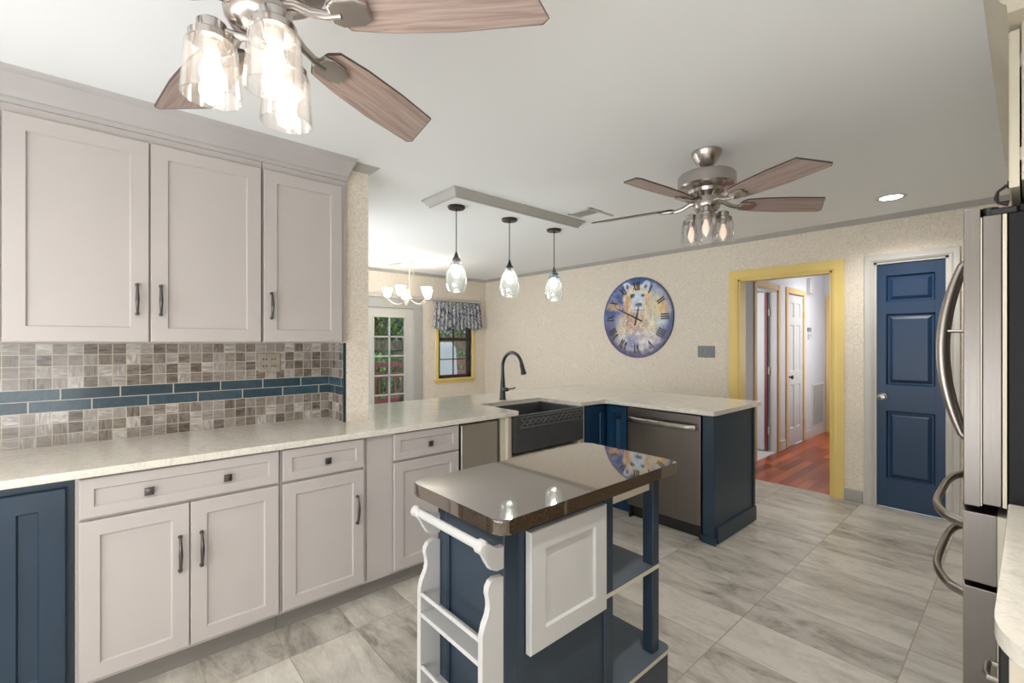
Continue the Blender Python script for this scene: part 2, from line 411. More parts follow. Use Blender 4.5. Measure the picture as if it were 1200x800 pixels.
def leafmat(name, a, b):
    t = NT(name); v = t.coord(); n = t.noise(v, 2.2, 4); t.color(t.ramp(n, [(.3, a), (.7, b)])); t.set(.5)
    t.b.inputs['Transmission Weight'].default_value = 0
    return t.m
M['leaf1'] = leafmat('bright_leaves', srgb(46, 108, 40), srgb(120, 178, 80))
M['leaf2'] = leafmat('deep_leaves', srgb(34, 78, 40), srgb(74, 128, 60))
def fencemat():
    t = NT('weathered_fence_boards'); v = t.coord(); X, Y, Z = t.sep(v)
    f = t.math('FRACT', t.math('DIVIDE', Y, .14)); g = t.math('LESS_THAN', f, .08)
    n = t.noise(t.coord((4, 20, 1.5)), 1, 4)
    t.color(t.mix(g, t.ramp(n, [(.3, srgb(70, 66, 56)), (.7, srgb(112, 106, 90))]), srgb(36, 34, 30))); t.set(.8); return t.m
M['fence'] = fencemat()
def fabric():
    t = NT('navy_floral_cotton'); v = t.coord((1, 1, 1)); n = t.noise(v, 15, 3, .6, 1.8); n2 = t.noise(v, 40, 2)
    c = t.ramp(n, [(.38, srgb(44, 56, 88)), (.46, srgb(90, 98, 122)), (.5, srgb(206, 206, 206)), (.58, srgb(120, 124, 132)), (.64, srgb(226, 224, 220))], 'LINEAR')
    t.color(t.mix(.15, c, t.ramp(n2, [(.4, (0, 0, 0, 1)), (.6, (1, 1, 1, 1))]))); t.set(.9); return t.m
M['fabric'] = fabric()
def vcol(name):
    t = NT(name); a = t.node('ShaderNodeVertexColor'); a.layer_name = 'paint'; t.link(a.outputs['Color'], t.b.inputs['Base Color']); t.set(.4); return t.m
M['clockart'] = vcol('painted_clock_face')

# ------------------------------------------------------------------ setting: shell
CZ = 2.44; CW = 4.87; LW = -2.93; DX = -6.2
struct('floor', MB().box(DX-.2, .75, -2.35, CW+.03, -.08, 0), M['floor'], 'grey plank-look tile floor of the kitchen', 'floor')
struct('floor_hall', MB().box(-2.10, -.9, CW+.03, 8.45, -.08, 0), M['woodfloor'], 'reddish cherry wood plank floor of the hall', 'floor')
struct('floor_bathroom', MB().box(-4.1, -2.10, 5.0, 7.0, -.08, .001), M['white'], 'pale floor of the room off the hall', 'floor')
struct('ceiling', MB().box(DX-.2, .75, -2.35, CW+.2, CZ, CZ+.1), M['ceil'], 'smooth pale grey kitchen ceiling', 'ceiling')
struct('ceiling_hall', MB().box(-4.2, -.8, CW+.2, 8.5, CZ, CZ+.1), M['ceil'], 'pale ceiling over the hall', 'ceiling')
# far wall with openings for hall and closet
HL, HR, HH = -1.985, -1.17, 2.025
BL, BR, BH = -.872, -.41, 2.055
m = MB()
m.box(DX-.2, HL, CW, CW+.12, 0, CZ); m.box(HL, HR, CW, CW+.12, HH, CZ); m.box(HR, BL, CW, CW+.12, 0, CZ)
m.box(BL, BR, CW, CW+.12, BH, CZ); m.box(BR, .75, CW, CW+.12, 0, CZ)
struct('wall_back', m, M['paper'], 'long cream swirl-papered wall with the clock and hall opening', 'wall')
m = MB(); m.box(LW-.12, LW, -2.35, 1.05, 0, CZ)
struct('wall_left', m, M['paper'], 'papered wall behind the cabinets', 'wall')
m = MB(); m.box(LW-.12, -2.665, 1.05, 1.19, .914, CZ)
struct('wall_pillar', m, M['paper'], 'narrow cream-papered wall end beside the cabinets', 'wall')
m = MB(); m.box(LW-.12, LW, 1.19, 3.72, 0, .884); m.box(LW, -1.506, 3.66, 3.72, 0, .884)
struct('wall_half', m, M['paper'], 'half wall carrying the bar side of the worktop', 'wall')
m = MB()
DYL, DYR, DZ = 2.55, 3.50, 1.885
WYL, WYR, WZ0, WZ1 = 3.925, 4.575, .80, 1.99
m.box(DX-.1, DX, 1.1, DYL, 0, CZ); m.box(DX-.1, DX, DYL, DYR, DZ, CZ); m.box(DX-.1, DX, DYR, WYL, 0, CZ)
m.box(DX-.1, DX, WYL, WYR, 0, WZ0); m.box(DX-.1, DX, WYL, WYR, WZ1, CZ); m.box(DX-.1, DX, WYR, CW+.12, 0, CZ)
struct('wall_dining', m, M['paper'], 'cream papered dining wall with glazed door and window', 'wall')
struct('wall_dining_side', MB().box(DX-.2, LW-.12, 1.0, 1.12, 0, CZ), M['paper'], 'papered side wall of the dining area', 'wall')
struct('wall_right', MB().box(.62, .75, -2.35, CW+.12, 0, CZ), M['paper'], 'papered wall behind the fridge', 'wall')
struct('wall_rear', MB().box(LW-.12, .75, -2.35, -2.2, 0, CZ), M['paper'], 'papered wall behind the viewer', 'wall')
# hall shell
m = MB(); HX = -2.10
O1a, O1b, O2a, O2b = 5.64, 6.32, 6.68, 7.30
m.box(HX-.1, HX, CW+.12, O1a, 0, CZ); m.box(HX-.1, HX, O1a, O1b, 2.03, CZ); m.box(HX-.1, HX, O1b, O2a, 0, CZ)
m.box(HX-.1, HX, O2a, O2b, 2.03, CZ); m.box(HX-.1, HX, O2b, 8.42, 0, CZ)
struct('wall_hall_left', m, M['hallwall'], 'pale grey hall wall with two doors', 'wall')
m = MB(); m.box(HX-.1, -1.99, 8.3, 8.42, 0, CZ); m.box(-1.99, -1.17, 8.3, 8.42, 2.03, CZ); m.box(-1.17, -.8, 8.3, 8.42, 0, CZ)
struct('wall_hall_end', m, M['hallwall'], 'pale grey wall at the end of the hall', 'wall')
struct('wall_hall_right', MB().box(-1.0, -.88, CW+.12, 8.42, 0, CZ), M['hallwall'], 'pale grey right wall of the hall', 'wall')
m = MB(); m.box(-4.2, -4.1, 4.99, 7.1, 0, CZ); m.box(-4.1, HX-.1, 7.0, 7.1, 0, CZ)
struct('wall_bathroom', m, M['hallwall'], 'pale wall of the room off the hall', 'wall')

# cornice strips
def cornice_x(x0, x1, y, sgn, mat, name, label, w=.045, h=.04):
    pts = [(0, 0), (w*sgn, 0), (w*sgn, -.008), (w*.6*sgn, -.018), (w*.35*sgn, -h*.8), (.006*sgn, -h), (0, -h)]
    m = MB(); m.prism([(y+p, CZ+q) for p, q in pts], 'yz', x0, x1)
    return struct(name, m, mat, label, 'molding')
cornice_x(DX, .62, CW, -1, M['trimgrey'], 'trim_1', 'thin grey crown strip along the top of the long wall')
m = MB(); m.prism([(DX, CZ), (DX+.045, CZ), (DX+.045, CZ-.008), (DX+.016, CZ-.03), (DX+.006, CZ-.04), (DX, CZ-.04)], 'xz', 1.12, CW-.045)
struct('trim_2', m, M['trimgrey'], 'thin grey crown strip over the dining wall', 'molding')
# strip below the dining bulkhead
m = MB(); m.box(DX, DX+.05, 1.12, 4.74, 2.03, 2.075, .008)
struct('trim_3', m, M['trimlight'], 'pale ledge above the dining door and window', 'ledge')
m = MB(); m.box(DX, DX+.02, 2.40, 3.63, DZ, 2.03); m.box(DX, DX+.02, DYR-.02, 3.63, 0, DZ, .004); m.box(DX, DX+.03, 2.40, DYL, 0, DZ, .004)
struct('trim_4', m, M['trimgrey'], 'grey casing around the glazed dining door', 'door casing')
# pillar capital moulding
m = MB()
pz = [(0, -.036), (.012, -.03), (.04, -.008), (.055, 0)]
rr = [[(-2.665+d, 1.0, CZ+z), (-2.665+d, 1.19+d, CZ+z), (LW-.12-d, 1.19+d, CZ+z), (LW-.12-d, 1.0, CZ+z)] for d, z in pz]
m.rings([[Vector(p) for p in q] for q in rr])
struct('trim_5', m, M['trimgrey'], 'grey crown piece on top of the papered wall end', 'molding')

# mosaic backsplash
m = MB(); m.box(LW, LW+.008, -2.2, 1.042, .914, 1.378); m.box(LW, -2.672, 1.042, 1.05, .914, 1.378)
struct('wall_backsplash', m, M['mosaic'], 'stone mosaic backsplash with two navy tile courses', 'backsplash', smooth=0)
m = MB(); m.box(-2.673, -2.663, 1.038, 1.052, .914, 1.378)
struct('trim_6', m, M['navy'], 'narrow blue edge strip closing the mosaic backsplash', 'edge strip')

# baseboards
m = MB(); m.box(HR+.075, BL-.075, CW-.014, CW, 0, .10, .004)
struct('baseboard_back', m, M['baseb'], 'grey baseboard between the yellow casing and the blue door', 'baseboard')
m = MB(); m.box(DX, HL-.09, CW-.014, CW, 0, .10, .004)
struct('baseboard_back_dining', m, M['baseb'], 'grey baseboard under the clock', 'baseboard')
m = MB(); m.box(HX, HX+.014, O1b+.09, O2a-.09, 0, .12, .004); m.box(HX, HX+.014, O2b+.09, 8.3, 0, .12, .004); m.box(HX, HX+.014, CW+.12, O1a-.09, 0, .12, .004)
struct('baseboard_hall', m, M['trimlight'], 'pale baseboard along the hall wall', 'baseboard')

# yellow casing of the hall opening (profiled)
def casing(name, x0, x1, h, y, mat, label, w=.09, d=.02, jamb=.14, jmat=None):
    m = MB()
    P = [(0, 0), (0, d*.55), (w*.25, d), (w*.45, d*.75), (w*.8, d), (w, d*.9), (w, 0)]   # 0 = opening side
    L = [[(x0-a, y-b, z) for a, b in P] for z in (0,)]
    def prof(cx, sgn, z, diag):
        return [Vector((cx + sgn*a, y-b, z + (a if diag else 0))) for a, b in P]
    m.rings([prof(x0, -1, 0, False), prof(x0, -1, h, True), prof(x1, 1, h, True), prof(x1, 1, 0, False)])
    m.box(x0-.002, x0+.018, y, y+jamb, 0, h); m.box(x1-.018, x1+.002, y, y+jamb, 0, h); m.box(x0, x1, y, y+jamb, h-.018, h+.001)
    return struct(name, m, mat, label, 'door casing')
casing('trim_7', HL, HR, HH, CW, M['yellow'], 'yellow painted casing around the hall opening')
casing('trim_8', BL, BR, BH, CW, M['trimlight'], 'grey casing around the blue closet door', w=.062, jamb=.06)

# panel door builder: canonical front towards -y, x 0..w, z 0..h
def panel_door(w, h, t, cols, rows, stile, raised=True, Mx=None, mid=None):
    m = MB(Mx)
    xs = cols; zs = rows
    m.box(0, w, -t*.5, 0, 0, h)
    f = t*.5
    # frame members in front
    X = [0]+[c for q in xs for c in q]+[w]
    for i in range(0, len(X), 2): m.box(X[i], X[i+1], -t, -f, 0, h, .0008)
    for (a, b) in xs:
        Z = [0]+[c for q in zs for c in q]+[h]
        for i in range(0, len(Z), 2): m.box(a, b, -t, -f, Z[i], Z[i+1])
        for (c, d) in zs:
            pw, ph = b-a, d-c
            rr = [(0, -t), (.012, -f-.001), (.02, -f-.001), (.045, -t+.004)] if raised else [(0, -t), (.008, -f-.001)]
            mm = min(pw, ph)/2-.004
            rr = [(min(i, mm), y) for i, y in rr]
            R_ = [[Vector((a+i, y, c+i)), Vector((b-i, y, c+i)), Vector((b-i, y, d-i)), Vector((a+i, y, d-i))] for i, y in rr]
            m.rings(R_, cap0=False)
    return m

# blue closet door: three stacked raised panels
dw = BR-BL-.008
door2 = panel_door(dw, BH-.02, .04, [(.075, dw-.075)], [(.235, .805), (1.02, 1.61), (1.71, 1.93)], .07, True, TR(BL+.004, CW+.055, .008)).build('door_2', M['navydoor'], None, (BL+.2, CW+.03, 0))
tag(door2, 'navy blue three-panel closet door in the papered wall', 'door', kind='structure')
k = MB(); kx, kz = -.815, .925; A = Matrix.Rotation(R(90), 3, 'X')
k.lathe([(.030, 0), (.030, .005), (.010, .010), (.010, .028), (.026, .036), (.030, .048), (.024, .060), (.004, .064)], kx, CW+.015, kz, 20, True, True, A)
k.build('door_knob', M['nickel'], door2)['label'] = 'satin nickel round knob'
h = MB(); h.box(BR-.006, BR+.006, CW-.004, CW+.015, 1.72, 1.80); h.box(BR-.006, BR+.006, CW-.004, CW+.015, .2, .28)
h.build('hinge', M['nickel'], door2)

# ------------------------------------------------------------------ glazed exterior door and dining window
def lites(m, w, h, x0, x1, z0, z1, nx, nz, bar, y0, y1):
    for i in range(1, nx):
        x = x0+(x1-x0)*i/nx; m.box(x-bar/2, x+bar/2, y0, y1, z0, z1)
    for j in range(1, nz):
        z = z0+(z1-z0)*j/nz; m.box(x0, x1, y0, y1, z-bar/2, z+bar/2)
# canonical x along +Y, front (-y) towards +X
Mx = TR(DX-.045, DYL+.0, .0) @ RZ(90)
W = DYR-DYL; GX0, GX1, GZ0, GZ1 = .305, .79, .33, 1.745
m = MB(Mx); m.box(0, GX0, -.04, 0, .005, DZ-.005); m.box(GX1, W, -.04, 0, .005, DZ-.005); m.box(GX0, GX1, -.04, 0, .005, GZ0); m.box(GX0, GX1, -.04, 0, GZ1, DZ-.005)
fr = .022
m.box(GX0-fr, GX0, -.05, -.04, GZ0-fr, GZ1+fr); m.box(GX1, GX1+fr, -.05, -.04, GZ0-fr, GZ1+fr); m.box(GX0, GX1, -.05, -.04, GZ0-fr, GZ0); m.box(GX0, GX1, -.05, -.04, GZ1, GZ1+fr)
d1 = m.build('door_1', M['trimlight'], None, (DX, 3.0, 0)); tag(d1, 'grey exterior door with ten-lite glass in the dining wall', 'door', kind='structure')
m = MB(Mx); m.box(GX0, GX1, -.026, -.020, GZ0, GZ1); m.build('pane', M['glass'], d1)
m = MB(Mx); lites(m, W, 0, GX0, GX1, GZ0, GZ1, 2, 5, .022, -.036, -.010); m.build('muntin', M['white'], d1)
m = MB(); 
for z in (1.03, 1.13):
    m.lathe([(.026, 0), (.026, .006), (.01, .01), (.01, .03), (.026, .04), (.02, .06), (.003, .062)] if z < 1.1 else [(.026, 0), (.026, .012), (.01, .016), (.003, .03)], DX-.005, DYL+.14, z, 16, True, True, Matrix.Rotation(R(90), 3, 'Y'))
m.build('door_knob', M['brass'], d1)['label'] = 'brass knob and deadbolt'

win = thing('window_1', 'small dark-framed dining window under the blue valance', 'window', (DX, 4.25, WZ0), kind='structure')
m = MB(); a, b = WYL, WYR
m.box(DX-.09, DX-.02, a, a+.045, WZ0, WZ1); m.box(DX-.09, DX-.02, b-.045, b, WZ0, WZ1); m.box(DX-.09, DX-.02, a, b, WZ0, WZ0+.05); m.box(DX-.09, DX-.02, a, b, WZ1-.05, WZ1)
m.box(DX-.09, DX-.015, a, b, 1.40, 1.45)
m.build('sash', M['darkwin'], win)['label'] = 'dark brown sash frame'
m = MB(); mid = (a+b)/2
m.box(DX-.068, DX-.055, mid-.008, mid+.008, WZ0, WZ1); m.box(DX-.068, DX-.055, a, b, 1.095, 1.111); m.box(DX-.068, DX-.055, a, b, 1.70, 1.716)
m.build('muntin', M['darkwin'], win)
m = MB(); m.box(DX-.064, DX-.059, a+.03, b-.03, WZ0+.03, WZ1-.03); m.build('pane', M['glass'], win)
m = MB(); cw = .055
m.box(DX-.02, DX+.018, a-cw, a, WZ0, WZ1+cw, .004); m.box(DX-.02, DX+.018, b, b+cw, WZ0, WZ1+cw, .004); m.box(DX-.02, DX+.018, a, b, WZ1, WZ1+cw, .004)
m.build('window_frame', M['yellow'], win)['label'] = 'yellow painted casing'
m = MB(); m.box(DX-.02, DX+.05, a-cw-.03, b+cw+.03, WZ0-.03, WZ0+.002, .006); m.box(DX, DX+.014, a-cw, b+cw, WZ0-.075, WZ0-.03, .003)
m.build('window_sill', M['yellow'], win)

# valance
m = MB(); n = 150; y0, y1 = 3.83, 4.70; rows = 14
vv = []
for j in range(rows+1):
    row = []
    for i in range(n+1):
        s = i/n; y = y0+(y1-y0)*s
        sc = .045*abs(math.sin(PI*s*3))
        zb = 1.575+.05-sc*1.2
        z = 2.02+(zb-2.02)*j/rows
        fold = .030*math.sin(2*PI*s*13+.4*math.sin(9*s))*(.5+.5*j/rows)
        if j == 1: fold *= .4
        y += (s-.5)*.10*(j/rows)
        row.append(m.bm.verts.new((DX+.075+fold, y, z)))
    vv.append(row)
for j in range(rows):
    for i in range(n): m.bm.faces.new((vv[j][i], vv[j][i+1], vv[j+1][i+1], vv[j+1][i]))
va = m.build('window_valance', M['fabric'], None, (DX+.07, 4.26, 2.0), 60)
so = va.modifiers.new('cloth', 'SOLIDIFY'); so.thickness = .004
tag(va, 'gathered navy and white floral valance over the dining window', 'valance')
m = MB(); m.cyl((DX+.06, y0-.005, 2.0), (DX+.06, y1+.005, 2.0), .010); m.box(DX, DX+.06, y0-.004, y0+.006, 1.99, 2.01); m.box(DX, DX+.06, y1-.006, y1+.004, 1.99, 2.01)
m.build('curtain_rod', M['white'], va)

# ------------------------------------------------------------------ hall doors
def six_panel(w, h, Mx, t=.035):
    c = w/2; return panel_door(w, h, t, [(.10, c-.045), (c+.045, w-.10)], [(.22, .80), (.98, 1.60), (1.70, 1.90)], .1, True, Mx)
def side_casing(name, y0, y1, h, label, wpost=.07, mat=None):
    m = MB(); x = HX
    m.box(x, x+.016, y0-wpost, y0, 0, h+wpost, .004); m.box(x, x+.016, y1, y1+wpost, 0, h+wpost, .004); m.box(x, x+.016, y0, y1, h, h+wpost, .004)
    return m
m = side_casing('c', O1a, O1b, 2.03, ''); struct('trim_9', m, M['pine'], 'pine casing of the open doorway off the hall', 'door casing')
m = MB(); m.box(HX-.1, HX, O1b-.018, O1b+.001, 0, 2.03); m.box(HX-.1, HX, O1a-.001, O1a+.018, 0, 2.03); m.box(HX-.1, HX, O1a, O1b, 2.012, 2.031)
struct('trim_10', m, M['white'], 'white jamb of the open doorway off the hall', 'door jamb')
m = side_casing('c', O2a, O2b, 2.03, ''); struct('trim_11', m, M['pine'], 'pine casing of the closed six-panel hall door', 'door casing')
# open door leaf, hinged at the far jamb and swung into the side room
lf = six_panel(.62, 2.0, TR(HX-.75, O1b-.03, .012) @ RZ(0)).build('door_3', M['white'], None, (HX-.4, O1b-.03, 0))
tag(lf, 'white hall door standing open into the side room', 'door', kind='structure')
m = MB(); m.box(HX-.128, HX-.100, O1b-.068, O1b-.028, .012, 2.012); e = m.build('hinge_edge', M['burgundy'], lf); e['label'] = 'burgundy painted hinge edge'
m = MB()
for z in (.26, 1.02, 1.76): m.box(HX-.1, HX-.078, O1b-.045, O1b-.018, z-.045, z+.045, .002)
m.build('hinge', M['hingewhite'], lf)
d4 = six_panel(O2b-O2a-.01, 2.0, TR(HX-.035, O2a+.005, .012) @ RZ(90)).build('door_4', M['white'], None, (HX, 7.0, 0))
tag(d4, 'closed white six-panel door with dark knob in the hall', 'door', kind='structure')
m = MB(); m.lathe([(.03, 0), (.03, .006), (.01, .01), (.01, .04), (.026, .05), (.026, .065), (.004, .07)], HX-.02, O2a+.07, .92, 18, True, True, Matrix.Rotation(R(90), 3, 'Y'))
m.build('door_knob', M['bronze'], d4)['label'] = 'dark bronze knob'
m = MB()
for z in (.26, 1.02, 1.76): m.box(HX-.006, HX+.018, O2b-.006, O2b+.010, z-.045, z+.045, .002)
m.build('hinge', M['brass'], d4)
m = MB(); y = 8.3
m.box(-2.075, -1.99, y-.016, y, 0, 2.10, .004); m.box(-1.17, -1.10, y-.016, y, 0, 2.10, .004); m.box(-1.99, -1.17, y-.016, y, 2.03, 2.10, .004); m.box(-1.99, -1.972, y, y+.12, 0, 2.03)
struct('trim_12', m, M['pine'], 'pine casing of the doorway at the end of the hall', 'door casing')
d5 = six_panel(.78, 2.0, TR(-1.965, 8.40, .012)).build('door_5', M['white'], None, (-1.5, 8.4, 0)); tag(d5, 'white door at the end of the hall', 'door', kind='structure')
m = MB(); m.lathe([(.03, 0), (.03, .006), (.01, .01), (.01, .04), (.026, .05), (.026, .065), (.004, .07)], -1.90, 8.37, .95, 18, True, True, A); m.build('door_knob', M['bronze'], d5)
# return air vent, thermostat, chime
v = thing('return_air_vent', 'white louvered return vent low on the hall wall', 'vent', (HX, 7.98, .10))
m = MB(); m.box(HX, HX+.012, 7.68, 8.27, .13, .16); m.box(HX, HX+.012, 7.68, 8.27, .74, .77); m.box(HX, HX+.012, 7.68, 7.72, .16, .74); m.box(HX, HX+.012, 8.23, 8.27, .16, .74); m.build('frame', M['trimlight'], v)
m = MB()
for i in range(22):
    y = 7.73+i*.0228; m.box(HX+.002, HX+.010, y, y+.012, .16, .74)
m.build('louver', M['trimgrey'], v); 
t_ = thing('thermostat', 'small white thermostat beside the pine-framed hall door', 'thermostat', (HX, 7.55, 1.45))
MB().box(HX, HX+.025, 7.50, 7.60, 1.43, 1.50, .004).build('case', M['white'], t_); MB().box(HX+.02, HX+.027, 7.525, 7.575, 1.46, 1.485).build('screen', M['plate_grey'], t_)
tag(MB().box(HX, HX+.02, 7.49, 7.53, 1.53, 1.59, .003).build('wall_sensor', M['plate_grey'], None, (HX, 7.51, 1.55)), 'small grey wall sensor above the thermostat, nearer the pine-framed door', 'sensor', 'hall wall sensors')
tag(MB().box(HX, HX+.02, 7.57, 7.61, 1.53, 1.59, .003).build('wall_sensor', M['plate_grey'], None, (HX, 7.59, 1.55)), 'small grey wall sensor above the thermostat, farther from the pine-framed door', 'sensor', 'hall wall sensors')
c_ = thing('door_chime', 'white door chime box high on the hall wall', 'chime', (HX, 7.55, 2.1))
MB().box(HX, HX+.05, 7.47, 7.63, 2.08, 2.28, .006).build('cover', M['white'], c_); MB().box(HX+.048, HX+.052, 7.50, 7.60, 2.10, 2.13).build('grille', M['trimgrey'], c_)

# ------------------------------------------------------------------ cabinet pieces
def bow_pull(parent, p, vertical=True, L=.13, normal=Vector((1, 0, 0)), mat=None):
    """arched pull centred at p on the door face"""
    d = Vector((0, 0, 1)) if vertical else Vector((0, 1, 0))
    p = Vector(p); pts = []; rs = []
    for i in range(13):
        s = i/12*2-1
        pts.append(p + d*s*L/2 + normal*(.030*(1-s*s*.55)-.004 if abs(s) < .99 else .010)); rs.append(.0045+.0035*(1-abs(s)))
    m = MB(); m.tube(pts, rs, 10)
    for s in (-1, 1):
        q = p + d*s*L/2*.98; m.tube([q, q+normal*.014], [.0085, .006], 12)
    return m.build('handle', mat or M['pewter'], parent)
def knob(parent, p, normal=Vector((1, 0, 0)), mat=None):
    p = Vector(p); m = MB()
    m.tube([p, p+normal*.016], .006, 10)
    q = normal.to_track_quat('Z', 'Y').to_matrix()
    pr = [(.013, .014), (.0155, .019), (.013, .024), (.004, .027)]
    m.rings([[p + q @ Vector((a*sx, a*sy, z)) for sx, sy in ((-1, -1), (1, -1), (1, 1), (-1, 1))] for a, z in pr])
    return m.build('knob', mat or M['pewter'], parent)
def shaker(parent, name, Mx, w, h, t=.02, stile=.057, mat=None, raised=False):
    m = MB(Mx)
    rr = [(0, 0), (0, -t+.003), (.003, -t), (stile, -t), (stile+.0015, -t+.004), (stile+.005, -t+.0085)]
    if raised: rr += [(stile+.02, -t+.0085), (stile+.045, -t+.002)]
    rr = [(min(i, min(w, h)/2-.003), y) for i, y in rr]
    m.rects(w, h, rr)
    return m.build(name, mat or M['cab'], parent, smooth=25)
XF = -2.34
def FX(y, z, x=XF): return TR(x, y, z) @ RZ(90)

def upper(y0, y1, doors, label):
    t = thing('wall_cabinet', label, 'cabinet', (LW+.17, (y0+y1)/2, 1.38), 'grey wall cabinets')
    m = MB(); m.box(LW+.002, -2.63, y0, y1, 1.382, 2.315, .001); m.build('body', M['cab'], t)
    for a, b, hy in doors:
        d = shaker(t, 'door', FX(a, 1.385, -2.629), b-a, .892, .019, .062)
        bow_pull(d, (-2.61, hy, 1.573))
    return t
upper(-.31, .597, [(-.303, .140, .099), (.146, .592, .182)], 'grey wall cabinet with two wide shaker doors, left of the narrow one')
upper(.600, 1.038, [(.604, 1.010, .640)], 'narrow grey single-door wall cabinet beside the papered wall end')
# crown on the wall cabinets
pr = [(0, 2.315), (.004, 2.315), (.004, 2.335), (.012, 2.34), (.014, 2.352), (.030, 2.372), (.052, 2.405), (.058, 2.412), (.058, 2.425), (.064, 2.436), (.064, CZ), (0, CZ)]
m = MB(); rings_ = []
for (d, z) in pr:
    rings_.append([Vector((-2.628+d, -.9, z)), Vector((-2.628+d, 1.039+d*0.6, z)), Vector((LW+.002, 1.039+d*0.6, z)), Vector((LW+.002, -.9, z))])
m.rings(rings_)
struct('trim_13', m, M['cab_trim'], 'stepped grey crown molding on top of the wall cabinets', 'molding')
m = MB(); m.box(LW+.002, -2.63, -.9, -.313, 1.382, 2.315, .001); t = thing('wall_cabinet', 'grey wall cabinet cut by the left edge of the photo', 'cabinet', (LW+.17, -.6, 1.38), 'grey wall cabinets')
m.build('body', M['cab'], t); d = shaker(t, 'door', FX(-.895, 1.385, -2.629), .578, .892, .019, .062); bow_pull(d, (-2.61, -.85, 1.573))

def base_body(t, y0, y1, mat, kick=True, xf=XF):
    m = MB(); m.prism([(LW+.002, 0.0), (-2.405, 0.0), (-2.405, .10), (xf, .10), (xf, .882), (LW+.002, .882)], 'xz', y0, y1); b = m.build('body', mat, t)
    if kick:
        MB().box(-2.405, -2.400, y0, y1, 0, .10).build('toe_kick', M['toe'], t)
def base(y0, y1, doors, drawer, knobs, label, mat=None):
    t = thing('base_cabinet', label, 'cabinet', (-2.63, (y0+y1)/2, 0), 'grey base cabinets')
    base_body(t, y0, y1, M['cab'])
    for a, b, hy in doors:
        d = shaker(t, 'door', FX(a, .118, XF+.001), b-a, .597); bow_pull(d, (-2.319, hy, .512), L=.14)
    a, b = drawer; d = shaker(t, 'drawer', FX(a, .727, XF+.001), b-a, .148, .02, .040)
    for y in knobs: knob(d, (-2.329, y, .793))
    return t
t = thing('base_cabinet', 'navy base cabinet with narrow panelled doors at the left edge', 'cabinet', (-2.63, -.35, 0), 'blue base cabinets')
base_body(t, -.62, -.092, M['navy']); shaker(t, 'door', FX(-.60, .118, XF+.001), .28, .735, .022, .068, M['navy']); shaker(t, 'door', FX(-.305, .118, XF+.001), .192, .735, .022, .068, M['navy'])
base(-.090, .606, [(-.078, .257, .225), (.261, .600, .299)], (-.078, .600), (.125, .394), 'grey base cabinet with two doors under one wide two-knob drawer')
base(.608, 1.030, [(.617, 1.013, .975)], (.617, 1.013), (.824,), 'grey single-door base cabinet left of the plain filler panel')
t = base(1.032, 1.628, [(1.185, 1.617, 9)], (1.185, 1.617), (1.413,), 'grey base cabinet with filler panel, next to the satin metal appliance')
for o in [q for q in bpy.data.objects if q.name.startswith('handle') and q.parent and q.parent.parent == t]: bpy.data.objects.remove(o)
MB().box(XF, -2.334, 1.034, 1.180, .118, .876).build('filler_panel', M['cab'], t)
# compactor / narrow appliance
t = thing('trash_compactor', 'narrow satin metal appliance front between grey cabinet and sink', 'appliance', (-2.63, 1.79, 0))
MB().box(LW+.002, -2.35, 1.630, 1.958, .02, .880).build('case', M['black'], t)
MB().box(-2.35, -2.325, 1.640, 1.930, .105, .868, .004).build('door', M['compact'], t)
m = MB(); m.box(-2.349, -2.331, 1.932, 1.948, .10, .868, .002); m.build('edge_pull', M['steel'], t)
MB().box(-2.405, -2.35, 1.632, 1.956, .0, .098).build('toe_kick', M['black'], t)
# sink base
t = thing('sink_cabinet', 'cream cabinet framing the dark apron sink', 'cabinet', (-2.63, 2.4, 0))
m = MB(); m.box(LW+.002, XF, 1.960, 2.815, .10, .60); m.box(LW+.002, XF+.016, 1.960, 2.052, .10, .882); m.box(LW+.002, XF+.016, 2.764, 2.815, .10, .882); m.box(LW+.002, -2.405, 1.96, 2.815, 0, .10)
m.build('body', M['creamtrim'], t); 
m = MB(); m.box(XF+.014, XF+.034, 2.0, 2.014, .1, .88); m.build('stile_bead', M['creamtrim'], t)
shaker(t, 'door', FX(2.058, .118, XF+.001), .346, .455, mat=M['creamtrim']); shaker(t, 'door', FX(2.41, .118, XF+.001), .346, .455, mat=M['creamtrim'])
# corner cabinet
PY = 3.10
t = thing('corner_cabinet', 'blue corner cabinet with two narrow doors between sink and dishwasher', 'cabinet', (-2.5, 3.1, 0), 'blue base cabinets')
m = MB(); m.prism([(LW+.002, 2.817), (XF, 2.817), (XF, PY+.02), (-2.122, PY+.02), (-2.122, 3.655), (LW+.002, 3.655)], 'xy', .10, .882)
m.prism([(LW+.002, 2.817), (-2.40, 2.817), (-2.40, PY+.08), (-2.122, PY+.08), (-2.122, 3.655), (LW+.002, 3.655)], 'xy', 0, .10); m.build('body', M['corner'], t)
shaker(t, 'door', FX(2.83, .118, XF+.001), .245, .745, .02, .055, M['corner'], True)
d = shaker(t, 'door', TR(-2.318, PY+.019, .118), .19, .745, .02, .05, M['corner'], True)
knob(d, (-2.19, PY+.0, .78), Vector((0, -1, 0)), M['bronze'])
